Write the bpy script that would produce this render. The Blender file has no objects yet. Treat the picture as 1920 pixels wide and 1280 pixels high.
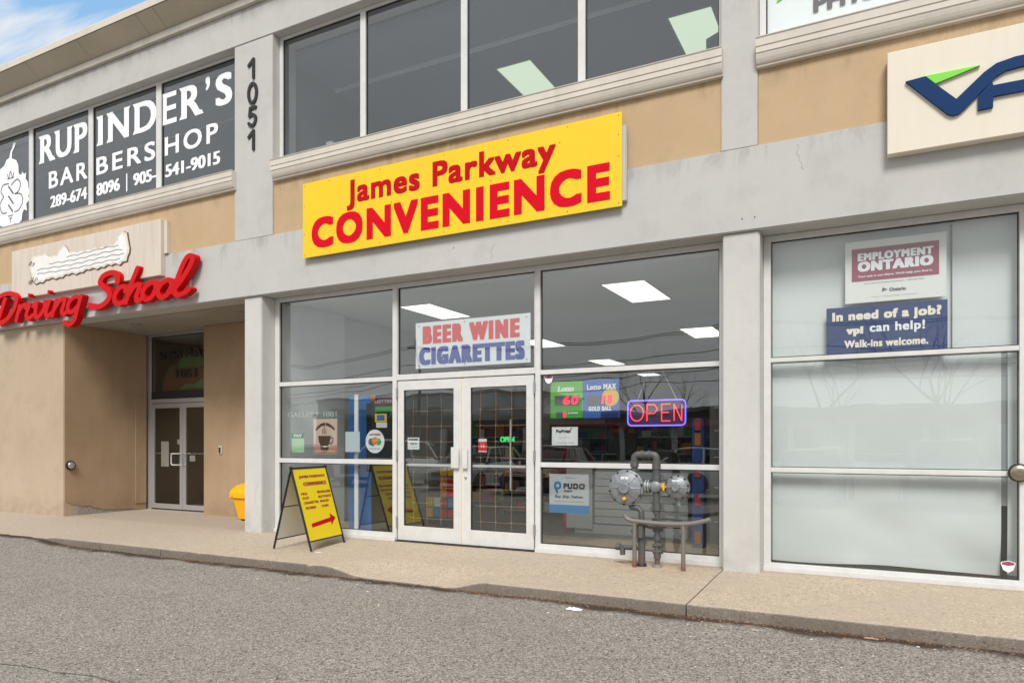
import bpy, bmesh, math, random
import numpy as np
from mathutils import Vector, Matrix, noise as mnoise
random.seed(7)
R = math.radians
SC = bpy.context.scene
COL = SC.collection

# ------------------------------------------------------------------ camera, sky, sun, exposure
cam_d = bpy.data.cameras.new('camera'); cam = bpy.data.objects.new('camera', cam_d); COL.objects.link(cam)
cam.location = (0, 0, 1.40)
cam.rotation_euler = (R(90), 0, R(27.4))
cam_d.sensor_width = 36; cam_d.lens = 1325 * 36 / 1920
cam_d.shift_y = (829 - 640) / 1920
cam_d.clip_start = 0.05; cam_d.clip_end = 3000
SC.camera = cam

SC.view_settings.view_transform = 'Standard'
SC.view_settings.look = 'None'
SC.view_settings.exposure = 0.4
SC.view_settings.gamma = 1
SC.view_settings.use_curve_mapping = False
SC.cycles.max_bounces = 10
SC.cycles.transparent_max_bounces = 16
SC.cycles.sample_clamp_indirect = 6
SC.cycles.use_denoising = True

SUN_EL, SUN_AZ = 48, 20          # azimuth measured from straight in front of the facade, towards +X
world = bpy.data.worlds.new('World'); SC.world = world; world.use_nodes = True
nt = world.node_tree; N = nt.nodes; L = nt.links
bg = N['Background']
sky = N.new('ShaderNodeTexSky'); sky.sky_type = 'NISHITA'; sky.sun_disc = False
sky.sun_elevation = R(SUN_EL); sky.sun_rotation = R(180 - SUN_AZ)
sky.air_density = 1.0; sky.dust_density = 0.6; sky.ozone_density = 1.2
tc = N.new('ShaderNodeTexCoord'); sep = N.new('ShaderNodeSeparateXYZ'); L.new(tc.outputs['Generated'], sep.inputs[0])
mx = N.new('ShaderNodeMath'); mx.operation = 'MAXIMUM'; mx.inputs[1].default_value = 0.05; L.new(sep.outputs['Z'], mx.inputs[0])
dv = N.new('ShaderNodeVectorMath'); dv.operation = 'DIVIDE'
cmb = N.new('ShaderNodeCombineXYZ')
for k in ('X', 'Y', 'Z'): L.new(mx.outputs[0], cmb.inputs[k])
L.new(tc.outputs['Generated'], dv.inputs[0]); L.new(cmb.outputs[0], dv.inputs[1])
mp = N.new('ShaderNodeMapping'); mp.inputs['Location'].default_value = (.55, 1.0, 0)
mp.inputs['Rotation'].default_value = (0, 0, R(-28)); mp.inputs['Scale'].default_value = (0.55, 1.7, 0.0)
L.new(dv.outputs[0], mp.inputs['Vector'])
cn = N.new('ShaderNodeTexNoise'); cn.inputs['Scale'].default_value = 2.3; cn.inputs['Detail'].default_value = 6
cn.inputs['Roughness'].default_value = 0.5; cn.inputs['Distortion'].default_value = 0.3
L.new(mp.outputs[0], cn.inputs['Vector'])
cov = N.new('ShaderNodeVectorMath'); cov.operation = 'DOT_PRODUCT'; cov.inputs[1].default_value = (.45, -.87, .2)
L.new(tc.outputs['Generated'], cov.inputs[0])
covr = N.new('ShaderNodeMapRange'); covr.interpolation_type = 'SMOOTHSTEP'; covr.inputs['From Min'].default_value = -.35; covr.inputs['From Max'].default_value = .12; covr.inputs['To Max'].default_value = .30
L.new(cov.outputs['Value'], covr.inputs['Value'])
cadd = N.new('ShaderNodeMath'); L.new(cn.outputs['Fac'], cadd.inputs[0]); L.new(covr.outputs[0], cadd.inputs[1])
cr = N.new('ShaderNodeValToRGB'); cr.color_ramp.elements[0].position = 0.44; cr.color_ramp.elements[1].position = 0.58
L.new(cadd.outputs[0], cr.inputs['Fac'])
cmix = N.new('ShaderNodeMix'); cmix.data_type = 'RGBA'
veil = N.new('ShaderNodeMix'); veil.data_type = 'RGBA'; veil.inputs[0].default_value = .5     # thin bright haze in the blue
veil.inputs[7].default_value = (3.2, 6.2, 9.6, 1); L.new(sky.outputs[0], veil.inputs[6])
L.new(cr.outputs['Color'], cmix.inputs[0]); L.new(veil.outputs[2], cmix.inputs[6])
ccol = N.new('ShaderNodeMix'); ccol.data_type = 'RGBA'                       # thinner, greyer parts of the overcast
cn2 = N.new('ShaderNodeTexNoise'); cn2.inputs['Scale'].default_value = 1.6; cn2.inputs['Detail'].default_value = 4; L.new(mp.outputs[0], cn2.inputs['Vector'])
cr2 = N.new('ShaderNodeMapRange'); cr2.inputs['From Min'].default_value = .35; cr2.inputs['From Max'].default_value = .7; L.new(cn2.outputs['Fac'], cr2.inputs['Value'])
cmul = N.new('ShaderNodeMath'); cmul.operation = 'MULTIPLY'; L.new(cr2.outputs[0], cmul.inputs[0])
cov2 = N.new('ShaderNodeMapRange'); cov2.inputs['From Min'].default_value = 0; cov2.inputs['From Max'].default_value = .30; L.new(covr.outputs[0], cov2.inputs['Value']); L.new(cov2.outputs[0], cmul.inputs[1])
L.new(cmul.outputs[0], ccol.inputs[0]); ccol.inputs[6].default_value = (6.7, 6.75, 6.85, 1); ccol.inputs[7].default_value = (6.0, 6.05, 6.15, 1)
L.new(ccol.outputs[2], cmix.inputs[7])
L.new(cmix.outputs[2], bg.inputs['Color'])
bg.inputs['Strength'].default_value = 0.1

sun_d = bpy.data.lights.new('sun', 'SUN'); sun_d.energy = 2.6; sun_d.angle = R(20); sun_d.color = (1, 0.97, 0.93)
sun = bpy.data.objects.new('sun', sun_d); COL.objects.link(sun)
# light travels from the front (camera side), slightly from the right, downwards
sd = Vector((-math.sin(R(SUN_AZ)) * math.cos(R(SUN_EL)), math.cos(R(SUN_AZ)) * math.cos(R(SUN_EL)), -math.sin(R(SUN_EL))))
sun.rotation_euler = sd.to_track_quat('-Z', 'Y').to_euler()
sun.location = (5, -20, 25)

# ------------------------------------------------------------------ materials
def mat(name, col=(.5, .5, .5), rough=.6, metal=0, spec=.5):
    m = bpy.data.materials.new(name); m.use_nodes = True
    p = m.node_tree.nodes['Principled BSDF']
    p.inputs['Base Color'].default_value = (*col, 1); p.inputs['Roughness'].default_value = rough
    p.inputs['Metallic'].default_value = metal; p.inputs['Specular IOR Level'].default_value = spec
    return m

class NB:
    """small node-building helper"""
    def __init__(s, m):
        s.m = m; s.nt = m.node_tree; s.n = s.nt.nodes; s.l = s.nt.links; s.p = s.n['Principled BSDF']
        s.tc = s.n.new('ShaderNodeTexCoord'); s.geo = s.n.new('ShaderNodeNewGeometry')
        s.pos = s.geo.outputs['Position']
    def noise(s, scale, detail=3, rough=.5, sc=None, loc=(0, 0, 0), dist=0):
        mpn = s.n.new('ShaderNodeMapping'); s.l.new(s.pos, mpn.inputs[0])
        mpn.inputs['Location'].default_value = loc
        if sc: mpn.inputs['Scale'].default_value = sc
        t = s.n.new('ShaderNodeTexNoise'); t.inputs['Scale'].default_value = scale; t.inputs['Detail'].default_value = detail
        t.inputs['Roughness'].default_value = rough; t.inputs['Distortion'].default_value = dist
        s.l.new(mpn.outputs[0], t.inputs['Vector']); return t.outputs['Fac']
    def voro(s, scale, out='Distance', feature='F1', rnd=1):
        t = s.n.new('ShaderNodeTexVoronoi'); t.inputs['Scale'].default_value = scale; t.feature = feature
        t.inputs['Randomness'].default_value = rnd
        s.l.new(s.pos, t.inputs['Vector']); return t.outputs[out]
    def ramp(s, f, a, b, ca=(0, 0, 0), cb=(1, 1, 1), mids=()):
        r = s.n.new('ShaderNodeValToRGB'); e = r.color_ramp.elements
        e[0].position = a; e[0].color = (*ca, 1); e[1].position = b; e[1].color = (*cb, 1)
        for pos, c in mids:
            k = e.new(pos); k.color = (*c, 1)
        s.l.new(f, r.inputs['Fac']); return r.outputs['Color']
    def math(s, op, a, b=None, clamp=False):
        t = s.n.new('ShaderNodeMath'); t.operation = op; t.use_clamp = clamp
        for i, v in enumerate((a, b)):
            if v is None: continue
            if isinstance(v, (int, float)): t.inputs[i].default_value = v
            else: s.l.new(v, t.inputs[i])
        return t.outputs[0]
    def mix(s, f, a, b, blend='MIX'):
        t = s.n.new('ShaderNodeMix'); t.data_type = 'RGBA'; t.blend_type = blend
        for i, v in ((0, f), (6, a), (7, b)):
            if isinstance(v, (int, float)): t.inputs[i].default_value = v
            elif isinstance(v, tuple): t.inputs[i].default_value = (*v, 1) if len(v) == 3 else v
            else: s.l.new(v, t.inputs[i])
        return t.outputs[2]
    def z(s, axis='Z'):
        t = s.n.new('ShaderNodeSeparateXYZ'); s.l.new(s.pos, t.inputs[0]); return t.outputs[axis]
    def sstep(s, f, a, b):
        t = s.n.new('ShaderNodeMapRange'); t.interpolation_type = 'SMOOTHSTEP'
        t.inputs['From Min'].default_value = a; t.inputs['From Max'].default_value = b
        s.l.new(f, t.inputs['Value']); return t.outputs[0]
    def col(s, c): s.l.new(c, s.p.inputs['Base Color'])
    def rough(s, c): s.l.new(c, s.p.inputs['Roughness'])
    def bump(s, h, strength=.3, dist=.01):
        b = s.n.new('ShaderNodeBump'); b.inputs['Strength'].default_value = strength; b.inputs['Distance'].default_value = dist
        s.l.new(h, b.inputs['Height']); s.l.new(b.outputs[0], s.p.inputs['Normal'])

def stucco(name, base, dark, stain=None, low=None, streak=.10, bump=.35):
    m = mat(name, base, .9, 0, .2); b = NB(m)
    big = b.noise(.9, 5, .6); c = b.mix(b.ramp(big, .35, .7), base, dark)
    fine = b.noise(130, 3, .6)
    c = b.mix(b.ramp(fine, .3, .75), b.mix(.3, c, tuple(x * .62 for x in base)), c)
    c = b.mix(b.math('MULTIPLY', b.ramp(b.noise(34, 4, .75), .35, .7), .16), c, tuple(x * .7 for x in base))
    c = b.mix(b.math('MULTIPLY', b.ramp(b.noise(2.3, 6, .7, loc=(4, 1, 8)), .52, .68), .32), c, tuple(x * .66 for x in base))
    st = b.noise(1.7, 5, .65, sc=(2.6, 2.6, .26), dist=.4); c = b.mix(b.math('MULTIPLY', b.ramp(st, .5, .8), streak), c, tuple(x * .5 for x in base))
    if stain:                                                      # run-off grime hanging from a ledge at height stain
        zz = b.z(); m1 = b.sstep(zz, stain - .30, stain + .01)
        s2 = b.noise(2.6, 7, .75, sc=(1.5, 1, .42), dist=.5); m2 = b.math('MULTIPLY', m1, b.ramp(s2, .48, .74))
        c = b.mix(b.math('MULTIPLY', m2, .75), c, (base[0] * .36, base[1] * .35, base[2] * .32))
    if low is not None:                                             # splash dirt at the foot
        zz = b.z(); m1 = b.sstep(zz, low + .55, low)
        s2 = b.noise(5, 5, .7); c = b.mix(b.math('MULTIPLY', m1, b.ramp(s2, .35, .8)), c, tuple(x * .6 for x in base))
    b.col(c)
    b.bump(b.math('ADD', b.noise(160, 4, .7), b.math('MULTIPLY', b.noise(9, 3), .6)), bump, .006)
    return m

M = {}
GREY = (.555, .545, .52); TAN = (.56, .41, .255)
M['grey'] = stucco('grey_stucco', GREY, (.49, .485, .475), stain=4.56)
M['grey_plain'] = stucco('grey_stucco_plain', GREY, (.50, .49, .475), stain=8.17)
M['grey_col'] = stucco('grey_column_stucco', (.62, .61, .585), (.55, .54, .515), low=0)
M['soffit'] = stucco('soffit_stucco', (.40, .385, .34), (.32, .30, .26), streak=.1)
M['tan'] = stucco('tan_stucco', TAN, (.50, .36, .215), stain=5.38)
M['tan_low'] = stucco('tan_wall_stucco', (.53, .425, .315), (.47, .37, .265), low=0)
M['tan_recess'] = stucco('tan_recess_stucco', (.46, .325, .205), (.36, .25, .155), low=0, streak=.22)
M['trim'] = stucco('cream_trim', (.70, .655, .585), (.62, .575, .50), streak=.25, bump=.12)
M['ledge'] = stucco('cream_ledge', (.62, .59, .52), (.50, .47, .40), streak=.5, bump=.12)
def fascia():
    m = mat('cornice_metal', (.42, .37, .29), .55); b = NB(m)
    c = b.mix(b.ramp(b.noise(.8, 4), .3, .75), (.47, .42, .335), (.40, .355, .275))
    c = b.mix(b.math('MULTIPLY', b.ramp(b.noise(4, 4, .7, sc=(3, .4, .4)), .5, .85), .25), c, (.30, .25, .18)); b.col(c)
    return m
M['fascia'] = fascia()
def board(name, base, streaks=.35):
    m = mat(name, base, .75); b = NB(m)
    c = b.mix(b.math('MULTIPLY', b.ramp(b.noise(3, 4, .7, sc=(3.5, 1, .25)), .45, .8), streaks), base, tuple(x * y for x, y in zip(base, (.75, .6, .5))))
    c = b.mix(b.math('MULTIPLY', b.ramp(b.noise(1.3, 5, .6), .45, .8), streaks * .6), c, tuple(x * .7 for x in base)); b.col(c)
    b.bump(b.noise(60, 3), .1, .004); return m
M['board_old'] = board('weathered_cream_board', (.62, .555, .48), .5)
M['board'] = board('cream_board', (.70, .645, .54), .10)
def alu():
    m = mat('white_aluminium', (.66, .66, .645), .42, 0.0); b = NB(m)
    c = b.mix(b.math('MULTIPLY', b.ramp(b.noise(6, 5, .7), .4, .75), .6), (.64, .64, .63), (.51, .505, .49)); b.col(c)
    b.rough(b.ramp(b.noise(30), .2, .8, (.35,) * 3, (.55,) * 3)); return m
M['alu'] = alu()
M['alu_grey'] = mat('silver_aluminium', (.50, .50, .50), .38, .55)
M['rubber'] = mat('black_gasket', (.015, .015, .015), .6)
M['black'] = mat('black_paint', (.012, .012, .012), .45)
M['dark'] = mat('dark_void', (.03, .03, .03), .9)
def asphalt():
    m = mat('asphalt', (.2, .19, .18), .95, 0, .25); b = NB(m)
    g = b.voro(115, 'Color'); sp = b.n.new('ShaderNodeSeparateColor'); b.l.new(g, sp.inputs[0])
    c = b.ramp(sp.outputs[0], 0, 1, (.10, .09, .078), (.60, .555, .495), mids=((.25, (.20, .184, .164)), (.75, (.325, .30, .268))))
    g2 = b.voro(70, 'Color'); sp2 = b.n.new('ShaderNodeSeparateColor'); b.l.new(g2, sp2.inputs[0])
    c = b.mix(b.ramp(sp2.outputs[0], .9, .97), c, (.42, .385, .34))
    c = b.mix(b.ramp(sp2.outputs[1], .85, .93), c, (.085, .076, .066))
    c = b.mix(b.ramp(b.noise(.55, 5, .6), .3, .75), c, b.mix(.4, c, (.215, .20, .18)))
    c = b.mix(b.math('MULTIPLY', b.ramp(b.noise(14, 4, .7), .5, .75), .35), c, (.19, .175, .155))
    c = b.mix(b.math('MULTIPLY', b.ramp(b.noise(1.7, 3, .55, loc=(7, 2, 0)), .62, .74), .28), c, (.10, .093, .085))      # old oil and damp blotches
    c = b.mix(b.math('MULTIPLY', b.ramp(b.noise(1.1, 3, .5, sc=(.12, 1.6, 1), loc=(3, 5, 0)), .5, .75), .22), c, (.36, .33, .295))  # worn tracks along the kerb
    yy = b.z('Y'); e = b.math('ADD', yy, b.math('MULTIPLY', b.noise(2.2, 4, .6), .5))
    c = b.mix(b.math('MULTIPLY', b.sstep(e, 6.30, 6.46), .93), c, (.04, .027, .018))     # wet leaf dirt along the kerb
    b.col(c)
    h = b.math('ADD', b.math('MULTIPLY', b.voro(135), -1), b.math('MULTIPLY', b.noise(40, 3, .7), .5)); b.bump(h, .85, .006)
    return m
M['asphalt'] = asphalt()
def concrete(name, a, c_, face=False):
    m = mat(name, a, .92, 0, .2); b = NB(m)
    g = b.voro(95, 'Color'); sp = b.n.new('ShaderNodeSeparateColor'); b.l.new(g, sp.inputs[0])
    c = b.ramp(sp.outputs[0], 0, 1, tuple(x * .66 for x in a), tuple(min(1, x * 1.35) for x in a), mids=((.2, tuple(x * .93 for x in a)), (.85, a)))
    g2 = b.voro(48, 'Color'); sp2 = b.n.new('ShaderNodeSeparateColor'); b.l.new(g2, sp2.inputs[0])
    c = b.mix(b.ramp(sp2.outputs[2], .92, .99), c, tuple(x * .6 for x in a))
    c = b.mix(b.ramp(sp2.outputs[1], .93, .99), c, tuple(min(1, x * 1.3) for x in a))
    c = b.mix(b.math('MULTIPLY', b.ramp(b.noise(1.1, 5, .65), .38, .7), .7), c, c_)
    c = b.mix(b.math('MULTIPLY', b.ramp(b.noise(6, 5, .7), .5, .8), .35), c, tuple(x * .55 for x in a))
    if not face:                                                    # rust tint round the gas pipes, darker towards the wall
        yy = b.z('Y'); c = b.mix(b.math('MULTIPLY', b.sstep(yy, 7.9, 8.2), .35), c, tuple(x * .5 for x in a))
        xx = b.z('X')
        rm = b.math('MULTIPLY', b.math('MULTIPLY', b.sstep(xx, -3.0, -2.3), b.sstep(xx, -1.5, -2.0)), b.sstep(yy, 7.15, 7.9))
        c = b.mix(b.math('MULTIPLY', b.math('MULTIPLY', rm, b.ramp(b.noise(4, 4), .38, .65)), .55), c, (.42, .235, .11))
        lf = b.sstep(xx, -7.5, -10.5); c = b.mix(b.math('MULTIPLY', lf, .45), c, (a[0] * .82, a[1] * .84, a[2] * .88))
    b.col(c)
    b.bump(b.math('ADD', b.math('MULTIPLY', b.voro(95), -1), b.math('MULTIPLY', b.noise(20, 4, .7), .6)), .75, .005)
    return m
M['walk'] = concrete('exposed_aggregate_concrete', (.47, .39, .30), (.42, .35, .275))
M['kerbface'] = concrete('kerb_face_concrete', (.24, .205, .17), (.17, .145, .12), True)
M['patch'] = concrete('broken_concrete', (.36, .33, .29), (.25, .23, .2), True)

def glass(name='glass', tint=(.90, .94, .92), f0=.055):
    m = bpy.data.materials.new(name); m.use_nodes = True; t = m.node_tree; t.nodes.clear()
    o = t.nodes.new('ShaderNodeOutputMaterial'); mixn = t.nodes.new('ShaderNodeMixShader')
    tr = t.nodes.new('ShaderNodeBsdfTransparent'); tr.inputs[0].default_value = (*tint, 1)
    gl = t.nodes.new('ShaderNodeBsdfGlossy'); gl.inputs['Roughness'].default_value = 0.0; gl.inputs['Color'].default_value = (.97, 1, .99, 1)
    lw = t.nodes.new('ShaderNodeLayerWeight'); lw.inputs['Blend'].default_value = .5
    pw = t.nodes.new('ShaderNodeMath'); pw.operation = 'POWER'; pw.inputs[1].default_value = 5
    ml = t.nodes.new('ShaderNodeMath'); ml.operation = 'MULTIPLY_ADD'; ml.inputs[1].default_value = 1 - f0; ml.inputs[2].default_value = f0
    # slightly wavy panes
    g = t.nodes.new('ShaderNodeNewGeometry'); nz = t.nodes.new('ShaderNodeTexNoise'); nz.inputs['Scale'].default_value = 1.3; nz.inputs['Detail'].default_value = 1
    bp = t.nodes.new('ShaderNodeBump'); bp.inputs['Strength'].default_value = .05; bp.inputs['Distance'].default_value = .05
    t.links.new(g.outputs['Position'], nz.inputs['Vector']); t.links.new(nz.outputs['Fac'], bp.inputs['Height']); t.links.new(bp.outputs[0], gl.inputs['Normal'])
    t.links.new(lw.outputs['Facing'], pw.inputs[0]); t.links.new(pw.outputs[0], ml.inputs[0]); t.links.new(ml.outputs[0], mixn.inputs[0])
    t.links.new(tr.outputs[0], mixn.inputs[1]); t.links.new(gl.outputs[0], mixn.inputs[2]); t.links.new(mixn.outputs[0], o.inputs[0])
    return m
M['glass'] = glass('shop_glass', (.92, .935, .93), .11)
M['glass_office'] = glass('office_glass', (.955, .97, .965), .055)
M['glass_up'] = glass('tinted_glass', (.78, .80, .83), .105)
M['glass_dark'] = glass('dark_door_glass', (.8, .8, .78), .09)
def emis(name, col, s):
    m = mat(name, col, .5); p = m.node_tree.nodes['Principled BSDF']
    p.inputs['Emission Color'].default_value = (*col, 1); p.inputs['Emission Strength'].default_value = s; return m
M['lamp'] = emis('lit_diffuser', (1, .975, .85), 1.7)
M['lamp_up'] = emis('lit_greenish_diffuser', (.86, 1, .70), .85)
M['neon_red'] = emis('neon_red', (1, .07, .04), 1.35)
M['neon_blue'] = emis('neon_blue', (.20, .14, 1), 1.5)
M['led_red'] = emis('led_red', (1, .04, .09), .9)
M['green_neon'] = emis('neon_green', (.05, .8, .2), .9)
M['ceil'] = mat('acoustic_ceiling', (.82, .83, .82), .9)
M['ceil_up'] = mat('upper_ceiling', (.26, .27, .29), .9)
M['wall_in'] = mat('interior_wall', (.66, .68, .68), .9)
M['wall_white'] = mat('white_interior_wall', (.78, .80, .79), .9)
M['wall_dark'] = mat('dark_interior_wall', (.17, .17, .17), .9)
M['counter'] = mat('grey_laminate', (.40, .41, .40), .6)
M['floor_in'] = mat('vinyl_floor', (.14, .13, .12), .35)
M['red'] = mat('sign_red', (.62, .001, .016), .65, 0, .12)
M['redflat'] = mat('vinyl_red', (.48, .002, .008), .65, 0, .12)
M['chan_red'] = mat('channel_letter_red', (.55, .0, .003), .5, 0, .2)
def yel():
    m = mat('sign_yellow', (.86, .60, .01), .5); b = NB(m)
    c = b.mix(b.math('MULTIPLY', b.ramp(b.noise(1.2, 4), .3, .8), .35), (.80, .55, .008), (.74, .47, .012)); b.col(c); return m
M['yellow'] = yel()
M['yellow_bin'] = mat('yellow_plastic', (.85, .42, .0), .4)
M['yellow_a'] = mat('yellow_sheet', (.78, .60, .0), .5)
M['white'] = mat('white_vinyl', (.84, .86, .88), .5)
M['white_old'] = board('white_vinyl_old', (.78, .78, .76), .3)
M['offwhite'] = mat('off_white', (.72, .72, .70), .6)
M['navy'] = mat('navy_print', (.005, .028, .14), .5)
M['blue'] = mat('vpi_blue', (.004, .032, .115), .6, 0, .15)
M['skyblue'] = mat('blue_print', (.02, .20, .45), .5)
M['midblue'] = mat('mid_blue_print', (.05, .14, .48), .5)
M['violet'] = mat('letter_blue', (.025, .05, .34), .5)
M['coral'] = mat('letter_coral', (.72, .03, .035), .5)
M['green'] = mat('leaf_green', (.16, .62, .03), .45)
M['green2'] = mat('ticket_green', (.08, .40, .06), .5)
M['mauve'] = mat('mauve_print', (.30, .06, .10), .5)
M['cream_t'] = mat('cream_print', (.86, .76, .66), .5)
M['brown'] = mat('brown_print', (.10, .05, .03), .6)
M['pinkish'] = mat('pale_pink_print', (.72, .55, .47), .6)
M['text_dark'] = mat('black_print', (.02, .02, .02), .6)
M['text_grey'] = mat('grey_print', (.12, .11, .12), .6)
M['steel'] = mat('galvanised_steel', (.45, .46, .47), .42, .8)
M['brass'] = mat('worn_brass', (.36, .30, .23), .35, .9)
M['copper'] = mat('copper_rod', (.42, .22, .12), .4, .6)
M['orange'] = mat('orange_print', (.8, .25, .02), .5)
M['faint'] = mat('etched_lettering', (.42, .44, .43), .7)
def regulator():
    m = mat('grey_cast_metal', (.30, .32, .34), .5, .3); b = NB(m)
    b.col(b.mix(b.ramp(b.noise(12, 5, .7), .35, .7), (.27, .29, .31), (.15, .16, .17))); b.bump(b.noise(70, 3), .2, .003); return m
M['cast'] = regulator()
def pipe():
    m = mat('grey_painted_pipe', (.12, .125, .12), .55, .2); b = NB(m)
    c = b.mix(b.ramp(b.noise(18, 5, .7), .5, .75), (.085, .09, .088), (.15, .145, .13))
    c = b.mix(b.math('MULTIPLY', b.sstep(b.z(), .22, 0), b.ramp(b.noise(25, 4), .35, .6)), c, (.22, .09, .035)); b.col(c); b.bump(b.noise(90), .2, .003); return m
M['pipe'] = pipe()
def rail():
    m = mat('weathered_barrier', (.2, .19, .18), .6, .3); b = NB(m)
    c = b.mix(b.ramp(b.noise(14, 5, .7), .5, .66), (.19, .185, .18), (.24, .17, .10))
    c = b.mix(b.math('MULTIPLY', b.sstep(b.z(), .13, 0), b.ramp(b.noise(30, 4), .3, .55)), c, (.24, .08, .03)); b.col(c); b.bump(b.noise(80), .3, .003); return m
M['rail'] = rail()
M['litter'] = mat('white_paper', (.85, .85, .83), .7)
M['leaf'] = mat('dead_leaf', (.14, .075, .035), .8)
M['leaf2'] = mat('pale_dead_leaf', (.36, .22, .12), .8)
def blind():
    m = mat('frosted_sheet', (.74, .76, .755), .75); b = NB(m)
    c = b.mix(b.ramp(b.noise(.8, 3), .3, .75), (.68, .70, .70), (.61, .64, .64)); b.col(c); b.bump(b.noise(1.5, 2), .25, .08)
    return m
M['blind'] = blind()
M['bark'] = mat('bare_bark', (.075, .06, .05), .9)
M['brown_wall'] = stucco('brown_wall', (.09, .065, .05), (.06, .045, .035))
M['tyre'] = mat('tyre_rubber', (.02, .02, .02), .8)
M['rim'] = mat('wheel_rim', (.5, .5, .5), .3, .9)
M['car_glass'] = mat('car_glass', (.015, .018, .02), .05)
M['headlamp'] = mat('headlamp_lens', (.8, .8, .8), .1)
for k, c in dict(car_white=(.75, .76, .76), car_silver=(.42, .43, .45), car_red=(.12, .012, .015), car_navy=(.02, .03, .07), car_black=(.015, .015, .016), car_grey=(.14, .15, .16)).items():
    M[k] = mat(k, c, .22); M[k].node_tree.nodes['Principled BSDF'].inputs['Coat Weight'].default_value = .6

# ------------------------------------------------------------------ mesh helpers
class MB:
    def __init__(s): s.v = []; s.f = []; s.mi = []; s.sm = []
    def add(s, vs, fs, mi=0, smooth=False):
        o = len(s.v); s.v += [tuple(v) for v in vs]
        for f in fs: s.f.append([i + o for i in f]); s.mi.append(mi); s.sm.append(smooth)
        return s
    def box(s, x0, x1, y0, y1, z0, z1, mi=0):
        if x0 > x1: x0, x1 = x1, x0
        if y0 > y1: y0, y1 = y1, y0
        if z0 > z1: z0, z1 = z1, z0
        v = [(x0, y0, z0), (x1, y0, z0), (x1, y1, z0), (x0, y1, z0), (x0, y0, z1), (x1, y0, z1), (x1, y1, z1), (x0, y1, z1)]
        return s.add(v, [(0, 3, 2, 1), (4, 5, 6, 7), (0, 1, 5, 4), (1, 2, 6, 5), (2, 3, 7, 6), (3, 0, 4, 7)], mi)
    def prism(s, poly, y0, y1, mi=0):
        """poly: list of (x, z); extruded from y0 (front) to y1"""
        a = sum(poly[i][0] * poly[(i + 1) % len(poly)][1] - poly[(i + 1) % len(poly)][0] * poly[i][1] for i in range(len(poly)))
        if a < 0: poly = poly[::-1]
        n = len(poly); vs = [(x, y0, z) for x, z in poly] + [(x, y1, z) for x, z in poly]
        fs = [list(range(n)), list(range(2 * n - 1, n - 1, -1))]
        fs += [(i, i + n, (i + 1) % n + n, (i + 1) % n) for i in range(n)]
        return s.add(vs, fs, mi)
    def extr_x(s, prof, x0, x1, mi=0):
        """prof: closed list of (y, z) extruded along X"""
        n = len(prof); vs = [(x0, y, z) for y, z in prof] + [(x1, y, z) for y, z in prof]
        fs = [list(range(n)), list(range(2 * n - 1, n - 1, -1))] + [(i, (i + 1) % n, (i + 1) % n + n, i + n) for i in range(n)]
        return s.add(vs, fs, mi)
    def tube(s, pts, r, n=12, mi=0, caps=True):
        pts = [Vector(p) for p in pts]; rs = r if isinstance(r, (list, tuple)) else [r] * len(pts)
        rings = []; up = None
        for i, p in enumerate(pts):
            d = (pts[min(i + 1, len(pts) - 1)] - pts[max(i - 1, 0)]).normalized()
            if up is None:
                up = Vector((0, 0, 1)) if abs(d.z) < .9 else Vector((1, 0, 0))
            a = d.cross(up); a = a.normalized() if a.length > 1e-5 else Vector((1, 0, 0)); b_ = a.cross(d).normalized(); up = b_
            rings.append([p + rs[i] * (math.cos(t) * a + math.sin(t) * b_) for t in [2 * math.pi * k / n for k in range(n)]])
        vs = [v for rg in rings for v in rg]; fs = []
        for i in range(len(pts) - 1):
            for k in range(n): fs.append((i * n + k, i * n + (k + 1) % n, (i + 1) * n + (k + 1) % n, (i + 1) * n + k))
        s.add(vs, fs, mi, True)
        if caps:
            s.add(rings[0], [list(range(n))[::-1]], mi); s.add(rings[-1], [list(range(n))], mi)
        return s
    def lathe(s, prof, c, axis='y', n=32, mi=0):
        """prof: (radius, offset along axis) ; axis y means offsets go towards -y (front)"""
        vs = []; fs = []
        for r, h in prof:
            for k in range(n):
                t = 2 * math.pi * k / n; a, b_ = r * math.cos(t), r * math.sin(t)
                if axis == 'y': vs.append((c[0] + a, c[1] - h, c[2] + b_))
                elif axis == 'x': vs.append((c[0] + h, c[1] + a, c[2] + b_))
                else: vs.append((c[0] + a, c[1] + b_, c[2] + h))
        for i in range(len(prof) - 1):
            for k in range(n):
                q = (i * n + k, i * n + (k + 1) % n, (i + 1) * n + (k + 1) % n, (i + 1) * n + k); fs.append(q)
        fs.append(list(range(n))[::-1]); fs.append([(len(prof) - 1) * n + k for k in range(n)])
        return s.add(vs, fs, mi, True)
    def build(s, name, mats, parent=None, bevel=0, bseg=2, recalc=True, autosmooth=None):
        me = bpy.data.meshes.new(name); me.from_pydata(s.v, [], s.f)
        if not isinstance(mats, (list, tuple)): mats = [mats]
        for m in mats: me.materials.append(M[m] if isinstance(m, str) else m)
        me.polygons.foreach_set('material_index', s.mi); me.polygons.foreach_set('use_smooth', s.sm)
        if recalc or bevel:
            bm = bmesh.new(); bm.from_mesh(me)
            bmesh.ops.recalc_face_normals(bm, faces=bm.faces)
            if bevel:
                bmesh.ops.remove_doubles(bm, verts=bm.verts, dist=1e-5)
                es = [e for e in bm.edges if len(e.link_faces) == 2 and e.calc_face_angle(0) > R(30)]
                bmesh.ops.bevel(bm, geom=es, offset=bevel, segments=bseg, affect='EDGES', clamp_overlap=True)
            bm.to_mesh(me); bm.free()
        if any(s.sm): 
            try: me.set_sharp_from_angle(angle=R(38))
            except Exception: pass
        me.update()
        o = bpy.data.objects.new(name, me); COL.objects.link(o)
        if parent is not None:
            o.parent = parent; o.matrix_parent_inverse = mat_inv(parent)
        return o
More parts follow.
